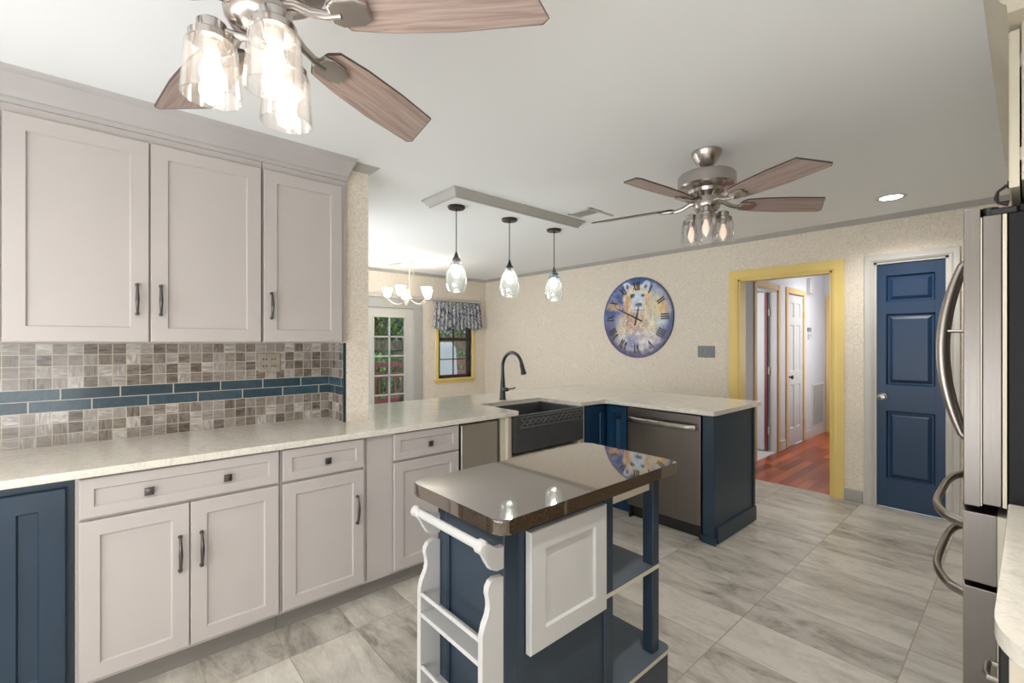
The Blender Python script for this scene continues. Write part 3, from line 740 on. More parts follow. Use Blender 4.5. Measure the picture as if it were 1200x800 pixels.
# dishwasher
t = thing('dishwasher', 'stainless steel dishwasher in the blue peninsula', 'dishwasher', (-1.8, 3.38, 0))
MB().box(-2.118, -1.506, PY+.03, 3.65, .03, .878).build('tub', M['black'], t)
m = MB(); m.box(-2.112, -1.512, PY-.012, PY+.03, .10, .868, .006, 2); d = m.build('door', M['steel'], t)
m = MB(); pts = []; 
for i in range(17):
    s = i/16*2-1; pts.append((-1.812+s*.27, PY-.050-.018*(1-s*s)+(.012 if abs(s) > .99 else 0), .785))
m.tube(pts, .021, 14, .5)
for s in (-1, 1): m.tube([(-1.812+s*.262, PY-.012, .785), (-1.812+s*.266, PY-.048, .785)], .012, 12)
m.build('handle', M['steelh'], d)
MB().box(-2.11, -1.515, PY+.045, PY+.10, .0, .09).build('toe_kick', M['black'], t)
m = MB(); m.box(-2.106, -2.09, PY+.0, PY+.04, .0, .098); m.build('foot', M['black'], t); MB().box(-1.53, -1.514, PY, PY+.04, 0, .098).build('foot', M['black'], t)
# peninsula end
t = thing('peninsula_end_panel', 'navy end panel of the peninsula with wide base molding', 'panel', (-1.46, 3.4, 0))
m = MB(); m.box(-1.502, -1.42, PY-.005, 3.775, 0, .882, .002); m.build('panel', M['navy'], t)
m = MB(); m.box(-1.43, -1.405, PY+.02, 3.79, 0, .112, .006); m.box(-1.505, -1.405, PY-.018, PY-.005, 0, .05); m.box(-1.42, -1.412, 3.745, 3.78, .112, .88, .002); m.build('base_molding', M['navy'], t)

# ------------------------------------------------------------------ worktop
def rounded(pts, rad, seg=6):
    out = []; n = len(pts)
    for i, p in enumerate(pts):
        r = rad.get(i, 0) if isinstance(rad, dict) else rad
        if r == 0: out.append(p); continue
        p = Vector(p); a = Vector(pts[i-1]); b = Vector(pts[(i+1) % n])
        u = (a-p).normalized(); w = (b-p).normalized()
        for k in range(seg+1):
            s = k/seg; q = (p+u*r)*(1-s)**2 + p*2*s*(1-s) + (p+w*r)*s**2; out.append((q.x, q.y))
    return out
poly = [(LW+.001, -2.18), (-2.30, -2.18), (-2.30, 2.10), (-2.75, 2.10), (-2.75, 2.752), (-2.30, 2.752), (-2.30, 3.05), (-1.40, 3.05), (-1.40, 3.89), (-3.29, 3.89), (-3.29, 1.052), (LW+.001, 1.052)]
m = MB(); m.prism(rounded(poly, {2: .012, 6: .05, 7: .02, 8: .03, 9: .03, 10: .02}), 'xy', .884, .914, .004, 2)
tag(m.build('worktop', M['quartz'], None, (-2.6, 1.5, .9)), 'long L-shaped white quartz worktop running from left wall to peninsula end', 'countertop')

# farmhouse sink
t = thing('apron_sink', 'dark graphite apron-front sink with braided band', 'sink', (-2.52, 2.41, .64))
m = MB(); x0, x1, y0, y1, zt, zb = -2.755, -2.285, 2.058, 2.758, .884, .635
def rect(x0, x1, y0, y1, z): return [Vector((x0, y0, z)), Vector((x1, y0, z)), Vector((x1, y1, z)), Vector((x0, y1, z))]
w = .022
m.rings([rect(x0+.03, x1, y0, y1, zb), rect(x0, x1, y0, y1, zt-.004), rect(x0+.003, x1-.003, y0+.003, y1-.003, zt), rect(x0+w, x1-w, y0+w, y1-w, zt), rect(x0+w+.006, x1-w-.006, y0+w+.006, y1-w-.006, zt-.01), rect(x0+w+.02, x1-w-.02, y0+w+.02, y1-w-.02, zb+.03)])
s_ = m.build('basin', M['sink'], t)
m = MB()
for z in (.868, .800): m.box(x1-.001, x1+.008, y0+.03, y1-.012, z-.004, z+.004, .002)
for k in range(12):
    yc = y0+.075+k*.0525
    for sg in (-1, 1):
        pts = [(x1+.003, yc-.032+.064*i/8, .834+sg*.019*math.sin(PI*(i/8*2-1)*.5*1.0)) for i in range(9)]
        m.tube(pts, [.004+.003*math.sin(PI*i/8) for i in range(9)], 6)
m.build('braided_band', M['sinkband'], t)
m = MB(); m.lathe([(.04, 0), (.042, .004), (.03, .005), (.01, .003)], -2.52, 2.41, .665, 20, True, True); m.build('drain', M['steel'], t)
# faucet
t = thing('gooseneck_faucet', 'tall dark gooseneck pull-down faucet behind the sink', 'faucet', (-2.85, 2.42, .914))
m = MB(); m.lathe([(.029, .914), (.029, .920), (.025, .925), (.022, 1.0), (.016, 1.10), (.0135, 1.14)], -2.85, 2.42, 0, 20, True, True)
pts = [(-2.85, 2.42, 1.12)]
for i in range(15):
    a = PI-i/14*PI*.93; pts.append((-2.735+.115*math.cos(a), 2.42, 1.185+.115*math.sin(a)))
m.tube(pts, [.0135]*len(pts), 14); m.build('spout', M['faucet'], t)
m = MB(); e = Vector(pts[-1]); dr = (e-Vector(pts[-2])).normalized()
m.tube([e-dr*.006, e+dr*.004, e+dr*.03, e+dr*.078, e+dr*.082], [.0145, .017, .017, .0225, .016], 16); m.build('spray_head', M['faucet'], t)
m = MB(); m.tube([(-2.835, 2.42, 1.0), (-2.795, 2.42, 1.0), (-2.785, 2.42, 1.0)], [.017, .017, .013], 14); m.tube([(-2.79, 2.42, 1.003), (-2.755, 2.42, 1.010), (-2.705, 2.42, 1.020), (-2.695, 2.42, 1.024)], [.008, .0055, .006, .005], 10); m.build('lever', M['faucet'], t)

# outlets
def plate(name, label, cat, mat, hmat, c, w, h, axis, n, group):
    t = thing(name, label, cat, c, group); x, y, z = c
    m = MB(); m2 = MB()
    if axis == 'x':
        m.box(x, x+.006, y-w/2, y+w/2, z-h/2, z+h/2, .003)
        for i in range(n):
            yy = y+(i-(n-1)/2)*.046
            for dz in (-.02, .02):
                m2 = MB(); m2.prism([(yy-.013, z+dz-.006), (yy-.009, z+dz-.006), (yy-.009, z+dz-.001), (yy+.004, z+dz-.001), (yy+.004, z+dz-.006), (yy+.008, z+dz-.006), (yy+.008, z+dz+.006), (yy+.004, z+dz+.006), (yy+.004, z+dz+.001), (yy-.009, z+dz+.001), (yy-.009, z+dz+.006), (yy-.013, z+dz+.006)], 'yz', x+.005, x+.0075)
                m2.build('socket', hmat, t)
        m.build('cover', mat, t)
    else:
        m.box(x-w/2, x+w/2, y-.007, y, z-h/2, z+h/2, .003)
        for i in range(n):
            xx = x+(i-(n-1)/2)*.046; MB().box(xx-.017, xx+.017, y-.011, y-.006, z-.03, z+.03, .002).build('switch', hmat, t)
        m.build('cover', mat, t)
plate('outlet_plate', 'stone-look double outlet plate on the mosaic backsplash', 'outlet', M['stoneplate'], M['black'], (LW+.008, .705, 1.265), .115, .11, 'x', 2, None)
plate('switch_plate', 'grey multi-switch plate between clock and yellow casing', 'switch', M['plate_grey'], M['plate_grey'], (-2.32, CW, 1.28), .19, .125, 'y', 3, None)

# ------------------------------------------------------------------ clock
def clock():
    cx, cz, r = -3.185, 1.684, .492
    t = thing('wall_clock', 'large round clock painted with a pale big cat on blue', 'clock', (cx, CW, cz))
    m = MB(); m.lathe([(r-.004, 0), (r, -.003), (r, -.014), (r-.003, -.018)], cx, CW, cz, 96, True, False, Matrix.Rotation(R(-90), 3, 'X').inverted() if False else Matrix(((1, 0, 0), (0, 0, 1), (0, 1, 0))))
    m.build('rim', M['navy'], t)
    bm = bmesh.new(); NR, NA = 90, 260; grid = []
    for i in range(NR+1):
        rr = (r-.003)*max(i, .02)/NR; grid.append([bm.verts.new((rr*math.cos(2*PI*k/NA), -.018, rr*math.sin(2*PI*k/NA))) for k in range(NA)])
    for i in range(NR):
        for k in range(NA): bm.faces.new((grid[i][k], grid[i][(k+1) % NA], grid[i+1][(k+1) % NA], grid[i+1][k]))
    bm.faces.new(grid[0])
    me = bpy.data.meshes.new('face'); bm.to_mesh(me); bm.free()
    ca = me.color_attributes.new('paint', 'FLOAT_COLOR', 'POINT')
    def ss(a, b, x):
        x = max(0, min(1, (x-a)/(b-a))); return x*x*(3-2*x)
    def nz(x, y, s, o=0): return noise.fractal(Vector((x*s+o, y*s, o)), 1.0, 2.0, 4)
    def blob(x, y, cx, cy, rx, ry, soft=.25):
        d = math.hypot((x-cx)/rx, (y-cy)/ry); return 1-ss(1-soft, 1+soft, d)
    def mx(a, b, f): return [a[i]*(1-f)+b[i]*f for i in range(3)]
    C = lambda *c: list(srgb(*c)[:3])
    for v in me.vertices:
        x0_, y0_ = v.co.x/r, v.co.z/r
        x = x0_+.06*nz(x0_, y0_, 3, 3); y = y0_+.06*nz(x0_, y0_, 3, 9)
        c = mx(C(64, 92, 150), C(120, 130, 180), ss(-.3, .4, nz(x, y, 2.5, 1)))
        c = mx(c, C(84, 78, 120), ss(.2, -.5, y)*ss(0, -.8, x)*.8)
        c = mx(c, C(176, 190, 214), blob(x, y, .52, .45, .22, .30, .6)*.8)
        c = mx(c, C(232, 216, 168), blob(x, y, .62, .18, .26, .32, .7)*.9)
        c = mx(c, C(214, 176, 130), blob(x, y, -.66, .30, .22, .09, .6)*.8)
        c = mx(c, C(226, 186, 132), blob(x, y, .72, .25, .12, .2, .6)*.7)
        c = mx(c, C(226, 218, 188), blob(x, y, .16, -.25, .42, .58, .4))
        c = mx(c, C(222, 208, 176), blob(x, y, -.28, -.30, .32, .44, .4))
        c = mx(c, C(204, 160, 128), blob(x, y, -.16, .02, .18, .36, .5)*.7)
        c = mx(c, C(214, 170, 140), blob(x, y, .12, -.12, .20, .40, .6)*.6)
        c = mx(c, C(146, 116, 128), ss(.12, .45, nz(x*2.2, y*.9, 5, 4))*blob(x, y, -.1, -.25, .3, .45, .5)*.8)
        c = mx(c, C(214, 206, 214), blob(x, y, .05, -.62, .6, .22, .6)*.85)
        c = mx(c, C(120, 124, 176), blob(x, y, -.12, -.60, .20, .20, .6)*.8)
        c = mx(c, C(214, 222, 236), blob(x, y, .68, -.12, .16, .12, .6)*.9)
        # head
        c = mx(c, C(236, 214, 172), blob(x, y, 0, .46, .40, .36, .15))
        for ex in (-.27, .27):
            c = mx(c, C(206, 216, 232), blob(x, y, ex, .76, .115, .13, .15)); c = mx(c, C(110, 120, 160), blob(x, y, ex, .75, .05, .06, .4))
        c = mx(c, C(206, 158, 120), blob(x, y, -.26, .34, .10, .22, .5)*.75); c = mx(c, C(216, 182, 146), blob(x, y, .30, .36, .09, .22, .5)*.7)
        c = mx(c, C(206, 222, 234), blob(x, y, .04, .42, .17, .26, .3)); c = mx(c, C(220, 222, 230), blob(x, y, .02, .24, .19, .11, .3))
        for ex in (-.12, .16):
            c = mx(c, C(60, 84, 120), blob(x, y, ex, .52, .06, .045, .4)); c = mx(c, C(24, 30, 44), blob(x, y, ex, .52, .025, .028, .4))
        c = mx(c, C(80, 88, 116), blob(x, y, .05, .31, .075, .045, .3)); c = mx(c, C(92, 96, 130), blob(x, y, .04, .19, .13, .02, .6)*.7)
        st = ss(.10, .30, nz(x*1.3+y*.5, y*3.2, 8, 6)); c = mx(c, C(232, 232, 238), st*blob(x, y, .0, -.2, .5, .6, .5)*.4)
        st = ss(.12, .32, nz(x*3.4, y*1.1, 7, 12)); c = mx(c, C(96, 110, 158), st*blob(x, y, .0, -.3, .7, .6, .5)*.35)
        rr = math.hypot(x0_, y0_)
        c = mx(c, C(84, 74, 112), ss(.80, .93, rr+.1*nz(x, y, 6, 2))*ss(.1, -.5, y)*.9)
        c = mx(c, C(58, 74, 120), ss(.93, .98, rr)*.8)
        k = 1+.30*nz(x, y, 9, 7)+.18*nz(x, y, 22, 5); ca.data[v.index].color = (min(1, c[0]*k), min(1, c[1]*k), min(1, c[2]*k), 1)
    me.materials.append(M['clockart']); o = bpy.data.objects.new('face', me); COL.objects.link(o); o.parent = t
    o['label'] = 'painted face with a pale big cat and blue, orange and cream splashes'
    # numerals
    num = ['XII', 'I', 'II', 'III', 'IIII', 'V', 'VI', 'VII', 'VIII', 'IX', 'X', 'XI']
    for i, s in enumerate(num):
        a = -2*PI*i/12; wid = {'I': .026, 'V': .05, 'X': .05}; tot = sum(wid[q] for q in s); m = MB(); x = -tot/2; H_ = .052
        if tot > .13: k = .13/tot
        else: k = 1
        x *= k
        def bar(xa, za, xb, zb, th):
            dx, dz = xb-xa, zb-za; L = math.hypot(dx, dz); nx_, nz_ = -dz/L*th/2, dx/L*th/2
            P = [(xa+nx_, za+nz_), (xb+nx_, zb+nz_), (xb-nx_, zb-nz_), (xa-nx_, za-nz_)]
            P = [(px*math.cos(a)-(pz+r*.775)*math.sin(a)+cx, px*math.sin(a)+(pz+r*.775)*math.cos(a)+cz) for px, pz in P]
            m.prism(P, 'xz', CW-.021, CW-.0175)
        for q in s:
            w_ = wid[q]*k; c_ = x+w_/2
            if q == 'I': bar(c_, -H_, c_, H_, .016)
            elif q == 'V': bar(c_-w_*.38, H_, c_, -H_, .016); bar(c_+w_*.38, H_, c_, -H_, .007)
            else: bar(c_-w_*.38, H_, c_+w_*.38, -H_, .016); bar(c_+w_*.38, H_, c_-w_*.38, -H_, .007)
            x += w_
        m.build('numeral', M['black'], t)
    def hand(nm, ang, L, tail, w_):
        m = MB(); a = -R(ang)
        P = [(-w_*.5, -tail), (w_*.5, -tail), (w_*.35, -tail*.5), (w_*.5, 0), (w_*.28, L*.6), (0, L), (-w_*.28, L*.6), (-w_*.5, 0), (-w_*.35, -tail*.5)]
        P = [(px*math.cos(a)-pz*math.sin(a)+cx, px*math.sin(a)+pz*math.cos(a)+cz-.01) for px, pz in P]
        m.prism(P, 'xz', CW-.028, CW-.025); m.build(nm, M['black'], t)
    hand('minute_hand', -65, .40, .09, .020); hand('hour_hand', 14, .17, .09, .018)
    m = MB(); m.cyl((cx, CW-.031, cz-.01), (cx, CW-.018, cz-.01), .010, n=16); m.build('hub', M['black'], t)
clock()

# ------------------------------------------------------------------ island cart
def island():
    t = thing('kitchen_island', 'small navy kitchen island with brown granite top and open shelves', 'island', (-1.12, 1.2, 0))
    m = MB(); m.prism(rounded([(-1.385, .768), (-.912, .768), (-.912, 1.69), (-1.385, 1.69)], .035, 6), 'xy', .872, .914, .006, 3)
    m.build('granite_top', M['granite'], t)
    xl, xr, ya, yb = -1.29, -.955, .815, 1.262
    m = MB(); m.box(xl+.012, xr-.004, ya+.012, yb, .06, .872)      # cabinet core
    for a, b in ((xl, xl+.05), (xr-.05, xr)): m.box(a, b, ya, ya+.05, .06, .872, .003)       # corner posts at the end
    m.box(xl+.05, xr-.05, ya+.003, ya+.02, .80, .872); m.box(xl+.05, xr-.05, ya+.003, ya+.02, .06, .12)
    m.box(xr-.006, xr, ya+.05, yb, .84, .872)
    m.build('cabinet_body', M['islandblue'], t)
    m = MB(); m.box(xl+.012, xl+.06, ya+.004, ya+.016, .12, .80); m.build('end_stile', M['islandblue'], t)
    for x in (xr, xl):
        for y0, y1 in ((1.262, 1.310), (1.560, 1.605)):
            sg = -1 if x == xr else 1
            MB().box(min(x, x+sg*.045)+(.003 if sg < 0 else 0), max(x, x+sg*.045)+(.003 if sg < 0 else 0), y0, y1, .19, .872, .003).build('post', M['islandblue'], t)
    m = MB(); m.box(xl+.005, xr-.012, 1.31, 1.60, .815, .872, .002); m.build('rail', M['creamtrim'], t)['label'] = 'cream drawer rail under the top'
    for z in (.53, .19):
        e = 1.605 if z > .3 else 1.66
        y0 = 1.262 if z > .3 else 1.262
        xa, xb = (xl-.0, xr+.004) if z > .3 else (xl-.02, xr+.022)
        pts = rounded([(xa, y0), (xb, y0), (xb, e), (xa, e)], {2: .03, 3: .03} if z < .3 else {2: .004, 3: .004})
        m = MB(); m.prism(pts, 'xy', z-.004, z, 0); s_ = m.build('shelf', M['shelfblue'], t)
        m = MB(); m.prism(pts, 'xy', z-.02, z-.004, .001); m.build('shelf_edge', M['creamtrim'], s_)['label'] = 'unpainted cream shelf edge'
    # scrolled plinth under the low shelf
    prof = [(ya, .06), (ya, 0), (ya+.08, 0), (ya+.10, .03), (ya+.14, .045), (1.45, .045), (1.485, .055), (1.50, .02), (1.515, 0), (1.655, 0), (1.655, .17), (1.262, .17), (1.262, .06)]
    for xa, xb in ((xr-.016, xr+.012), (xl-.012, xl+.016)):
        MB().prism(prof, 'yz', xa, xb, .001).build('plinth', M['islandblue'], t)
    MB().box(xl, xr, 1.635, 1.655, 0.045, .17).build('plinth', M['islandblue'], t)
    # white shaker panel on the long side
    d = shaker(t, 'side_panel', FX(.898, .492, xr), .353, .352, .021, .06, M['white']); d['label'] = 'white shaker panel'
    # towel rail
    b = []
    for x in (xr-.018, xl-.004):
        P = [(.815, .826), (.79, .824), (.775, .838), (.755, .850), (.738, .848), (.731, .836), (.736, .826), (.748, .815), (.756, .795), (.768, .775), (.79, .764), (.815, .764)]
        b.append(MB().prism(P, 'yz', x, x+.020, .002).build('towel_bracket', M['white'], t))
    m = MB(); m.cyl((xl-.02, .748, .838), (xr-.014, .748, .838), .0125, n=18); m.lathe([(.012, -.006), (.017, 0), (.017, .012), (.011, .018)], xl-.03, .748, .838, 16, True, True, Matrix.Rotation(R(90), 3, 'Y')); m.lathe([(.011, -.01), (.019, -.004), (.019, .014), (.012, .02)], xr-.02, .748, .838, 16, True, True, Matrix.Rotation(R(90), 3, 'Y'))
    m.build('towel_rod', M['white'], t)
    # rack boards
    P = [(.815, .742), (.785, .747), (.770, .742), (.760, .728), (.758, .712), (.765, .690), (.768, .672), (.763, .652), (.748, .632), (.740, .605), (.738, .02), (.815, .02)]
    for x in (xr-.020, xl-.004):
        MB().prism(P, 'yz', x, x+.020, .002).build('rack_side', M['white'], t)
    for z in (.53, .30, .07):
        MB().box(xl+.016, xr-.020, .742, .815, z-.014, z, .001).build('rack_shelf', M['white'], t)
        MB().cyl((xl+.014, .748, z+.055), (xr-.018, .748, z+.055), .007, n=12).build('rack_rail', M['white'], t)
island()

# ------------------------------------------------------------------ ceiling fans
def fan(hub, a0, sh0, lit, label):
    BZ = 2.148
    hx, hy = hub; t = thing('ceiling_fan', label, 'ceiling fan', (hx, hy, CZ), 'ceiling fans')
    MB().lathe([(.080, CZ), (.080, CZ-.008), (.072, CZ-.030), (.052, CZ-.065), (.030, CZ-.085), (.014, CZ-.09)], hx, hy, 0, 36, True, True).build('canopy', M['nickel'], t)
    MB().lathe([(.014, CZ-.08), (.014, 2.315)], hx, hy, 0, 16, True, True).build('downrod', M['nickel'], t)
    MB().lathe([(.02, 2.325), (.09, 2.322), (.145, 2.310), (.152, 2.298), (.152, 2.245), (.146, 2.236), (.125, 2.228), (.100, 2.222), (.095, 2.205), (.070, 2.195), (.060, 2.185)], hx, hy, 0, 48, True, True).build('motor_housing', M['nickel'], t)
    MB().lathe([(.055, 2.19), (.060, 2.185), (.062, 2.160), (.072, 2.158), (.073, 2.146), (.070, 2.130), (.058, 2.112), (.034, 2.100), (.014, 2.096), (.013, 2.088), (.018, 2.082), (.014, 2.074), (.004, 2.070)], hx, hy, 0, 36, True, True).build('light_kit_body', M['nickel'], t)
    for k in range(5):
        a = R(a0+72*k); tilt = Matrix.Rotation(R(-13), 4, 'X')
        bl = MB()
        P = [(.185, -.030), (.205, -.056), (.30, -.069), (.45, -.077), (.610, -.076), (.675, .052), (.660, .068), (.45, .074), (.30, .067), (.205, .054), (.185, .030)]
        bl.prism(P, 'xy', -.003, .003, .001); b = bl.build('blade', M['blade'])
        b.parent = t; b.matrix_basis = TR(0, 0, BZ-CZ) @ Matrix.Rotation(a, 4, 'Z') @ tilt
        ed = MB(); ed.rings([[Vector((x*k1-(k1-1)*.42, y*k1, z)) for x, y in P] for k1, z in ((.996, -.0036), (1.006, -.0034), (1.006, .0034), (.996, .0036))], False, False)
        e_ = ed.build('edge_band', M['bladeedge']); e_.parent = b
        br = MB(tilt.inverted())
        br.tube([(.05, 0, .022), (.09, 0, .016), (.13, 0, -.004), (.165, 0, -.012), (.20, 0, -.010)], [.015, .014, .012, .012, .014], 12, .6)
        br.M = None
        br.prism([(.175, -.022), (.195, -.034), (.245, -.034), (.268, -.020), (.268, .020), (.245, .034), (.195, .034), (.175, .022)], 'xy', -.018, -.003, .005, 2)
        o = br.build('blade_iron', M['nickel']); o.parent = b
    for k in range(3):
        a = R(sh0+120*k); dx, dy = math.cos(a), math.sin(a); sx, sy = hx+.095*dx, hy+.095*dy
        MB().tube([(hx+.012*dx, hy+.012*dy, 2.086), (hx+.05*dx, hy+.05*dy, 2.090), (hx+.085*dx, hy+.085*dy, 2.096)], .009, 10).build('arm', M['nickel'], t)
        cup = MB().lathe([(.004, 2.112), (.026, 2.110), (.030, 2.106), (.030, 2.082), (.042, 2.080), (.046, 2.076), (.046, 2.062), (.042, 2.060), (.02, 2.060), (.018, 2.040), (.006, 2.040)], sx, sy, 0, 32, True, True).build('lamp_holder', M['nickel'], t)
        MB().lathe([(.044, 2.066), (.050, 2.060), (.053, 2.050), (.056, 2.0), (.0595, 1.955), (.0605, 1.938), (.0575, 1.938), (.0535, 2.0), (.050, 2.05), (.043, 2.060)], sx, sy, 0, 40).build('glass_shade', M['shade'], cup, smooth=60)
        MB().lathe([(.010, 2.045), (.013, 2.035), (.022, 2.005), (.024, 1.99), (.018, 1.972), (.004, 1.965)] if lit else [(.008, 2.045), (.010, 2.030), (.018, 2.005), (.019, 1.985), (.012, 1.965), (.002, 1.95)], sx, sy, 0, 20, True, True).build('bulb', M['bulb_warm'] if lit else M['bulb_off'], cup, smooth=60)
    return t
fan((-1.19, .264), 43.5, 6, True, 'lit ceiling fan with clear glass shades over the left cabinets, nearest the viewer')
fan((-1.187, 2.494), 49, -67, False, 'brushed nickel ceiling fan with dim bulbs in front of the hall doorway')

# ------------------------------------------------------------------ ceiling box and pendants
m = MB(); bx0, bx1, by0, by1 = -2.955, -2.615, 1.80, 3.08
prs = [(0.0, 2.380), (.004, 2.380), (.008, 2.392), (.020, 2.400), (.030, 2.418), (.046, 2.428), (.050, CZ)]
m.rings([rect(bx0-d, bx1+d, by0-d, by1+d, z) for d, z in prs])
box_ = struct('ceiling_box', m, M['trimgrey'], 'dropped ceiling box with grey crown edge carrying three pendants', 'ceiling box', (-2.78, 2.44, CZ))
box_.name = 'trim_14'
MB().box(bx0, bx1, by0, by1, 2.377, 2.382).build('panel', M['ceil'], box_)['label'] = 'white underside panel'
def pendant(y, top_mat, label, sty):
    x = -2.78; t = thing('pendant_light', label, 'pendant light', (x, y, 2.377), 'glass pendants over the sink')
    MB().lathe([(.064, 2.377), (.064, 2.366), (.058, 2.358), (.012, 2.356), (.006, 2.345)], x, y, 0, 32, True, True).build('canopy', M['bronze'], t)
    MB().lathe([(.0035, 2.35), (.0035, 2.03)], x, y, 0, 8, True, True).build('cord', M['bronze'], t)
    MB().lathe([(.006, 2.045), (.010, 2.030), (.020, 2.000), (.030, 1.994), (.030, 1.985), (.018, 1.983), (.017, 1.945), (.006, 1.944)], x, y, 0, 24, True, True).build('socket', M['bronze'] if sty == 1 else M['pewter'], t)
    if sty == 0: pr_ = [(.030, 1.995), (.033, 1.982), (.030, 1.975), (.034, 1.966), (.046, 1.956), (.036, 1.948), (.046, 1.936), (.066, 1.905), (.076, 1.865), (.079, 1.825), (.075, 1.785), (.066, 1.756), (.060, 1.750)]
    elif sty == 1: pr_ = [(.028, 1.990), (.031, 1.975), (.044, 1.955), (.064, 1.915), (.076, 1.870), (.080, 1.825), (.076, 1.785), (.067, 1.754), (.062, 1.749)]
    else: pr_ = [(.030, 1.995), (.040, 1.985), (.033, 1.975), (.036, 1.965), (.050, 1.955), (.040, 1.944), (.050, 1.93), (.067, 1.90), (.078, 1.86), (.081, 1.825), (.077, 1.785), (.068, 1.754), (.062, 1.749)]
    g = MB().lathe(pr_ + [(r_-.003, z_) for r_, z_ in reversed(pr_[1:])], x, y, 0, 40).build('glass_shade', M['seeded'], t, smooth=60)
    if sty == 2:
        pr2 = [(r_+.0012, z_) for r_, z_ in pr_[:6]]
        MB().lathe(pr2 + [(r_-.001, z_) for r_, z_ in reversed(pr2)], x, y, 0, 40).build('blue_neck', M['seeded_blue'], g, smooth=60)['label'] = 'blue tinted glass neck'
    MB().lathe([(.010, 1.95), (.014, 1.935), (.025, 1.90), (.026, 1.885), (.018, 1.865), (.003, 1.858)], x, y, 0, 20, True, True).build('bulb', M['bulb_pend'], t, smooth=60)
pendant(1.915, None, 'left clear glass pendant nearest the papered wall end', 0)
pendant(2.432, None, 'middle glass pendant above the faucet, with a plain dark cap', 1)
pendant(2.955, None, 'right glass pendant with a blue neck', 2)

# chandelier
def chandelier():
    cx, cy = -5.37, 2.96; t = thing('chandelier', 'small pale chandelier with lit white glass cups in the dining area', 'chandelier', (cx, cy, CZ))
    MB().lathe([(.06, CZ), (.06, CZ-.01), (.04, CZ-.03), (.01, CZ-.035)], cx, cy, 0, 24, True, True).build('canopy', M['nickelwhite'], t)
    MB().lathe([(.008, CZ-.03), (.008, 2.05)], cx, cy, 0, 10, True, True).build('stem', M['nickelwhite'], t)
    m = MB()
    for k in range(14):
        a = k/14*2*PI; z = CZ-.03-.30*k/14; x = cx+.10*math.sin(PI*k/13)
        m.tube([(x, cy, z), (x+.006, cy+.004, z-.012), (x+.004, cy, z-.022)], .003, 6)
    m.build('chain', M['nickelwhite'], t)
    MB().lathe([(.006, 2.08), (.014, 2.05), (.010, 2.00), (.026, 1.975), (.034, 1.95), (.020, 1.925), (.006, 1.90)], cx, cy, 0, 20, True, True).build('hub', M['nickelwhite'], t)
    for k in range(5):
        a = R(20+72*k); dx, dy = math.cos(a), math.sin(a); pts = []
        for i in range(9):
            s = i/8; pts.append((cx+dx*(.02+.25*s), cy+dy*(.02+.25*s), 1.94-.07*math.sin(PI*s*.9)+.02*s*s))
        pts.append((cx+dx*.28, cy+dy*.28, 1.96))
        arm = MB().tube(pts, .007, 8).build('arm', M['nickelwhite'], t)
        X, Y = cx+dx*.28, cy+dy*.28
        MB().lathe([(.008, 1.95), (.026, 1.955), (.028, 1.968), (.01, 1.97)], X, Y, 0, 16, True, True).build('lamp_holder', M['nickelwhite'], arm)
        MB().lathe([(.022, 1.968), (.034, 1.975), (.042, 1.99), (.050, 2.03), (.060, 2.065), (.070, 2.082), (.066, 2.082), (.046, 2.03), (.036, 1.99), (.020, 1.974)], X, Y, 0, 28).build('glass_shade', M['opal'], arm, smooth=60)
chandelier()

# recessed cans, vents
def can_light(x, y, label, watt=10):
    t = thing('recessed_light', label, 'recessed light', (x, y, CZ), 'recessed ceiling lights')
    MB().lathe([(.090, CZ), (.090, CZ-.004), (.078, CZ-.007), (.066, CZ-.004), (.066, CZ)], x, y, 0, 36).build('trim_ring', M['white'], t)
    MB().lathe([(.066, CZ-.003), (.004, CZ-.004)], x, y, 0, 36, True, True).build('lens', M['can'], t)
    if watt:
        l = bpy.data.lights.new('can_glow', 'SPOT'); l.energy = watt; l.spot_size = R(150); l.spot_blend = .8; l.shadow_soft_size = .07; l.color = (1, .97, .92)
        o = bpy.data.objects.new('can_glow', l); o.location = (x, y, CZ-.02); COL.objects.link(o)
can_light(-.667, 4.28, 'round recessed ceiling light above the blue closet door', 44)
can_light(-.45, 1.1, 'added fill light built as a recessed can over the near right counter', 62)  # out of view, added to brighten the right-hand floor and ceiling
can_light(-.9, -1.0, 'added fill light built as a recessed can behind the viewer', 40)  # unseen can, added as fill from behind the camera
can_light(-2.0, -.9, 'added fill light built as a recessed can left behind the viewer', 30)  # second unseen can added as fill on the left
can_light(-1.62, 7.2, 'added fill light built as a recessed can in the hall', 26)  # unseen can, added to brighten the hall
def ceil_vent(x, y, w, l, label):
    t = thing('ceiling_vent', label, 'vent', (x, y, CZ))
    m = MB(); m.box(x-w/2, x+w/2, y-l/2, y-l/2+.02, CZ-.006, CZ); m.box(x-w/2, x+w/2, y+l/2-.02, y+l/2, CZ-.006, CZ); m.box(x-w/2, x-w/2+.02, y-l/2, y+l/2, CZ-.006, CZ); m.box(x+w/2-.02, x+w/2, y-l/2, y+l/2, CZ-.006, CZ); m.build('frame', M['white'], t)
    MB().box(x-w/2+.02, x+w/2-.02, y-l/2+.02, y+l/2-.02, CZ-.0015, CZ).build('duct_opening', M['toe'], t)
    m = MB(); n = int((w-.05)/.018)
    for i in range(n):
        xx = x-w/2+.028+i*.018; m.box(xx, xx+.004, y-l/2+.02, y+l/2-.02, CZ-.007, CZ-.001)
    m.build('slat', M['trimlight'], t)
ceil_vent(-2.40, 2.92, .24, .15, 'small rectangular ceiling vent beside the pendant box')
ceil_vent(-5.68, 2.91, .30, .12, 'small ceiling vent beyond the chandelier')
m = MB(); m.box(-2.31, -2.29, 2.82, 3.16, CZ-.01, CZ, .003)
tag(m.build('ceiling_cover_strip', M['trimlight'], None, (-2.3, 3.0, CZ)), 'thin raised strip on the ceiling beside the small vent', 'ceiling strip')

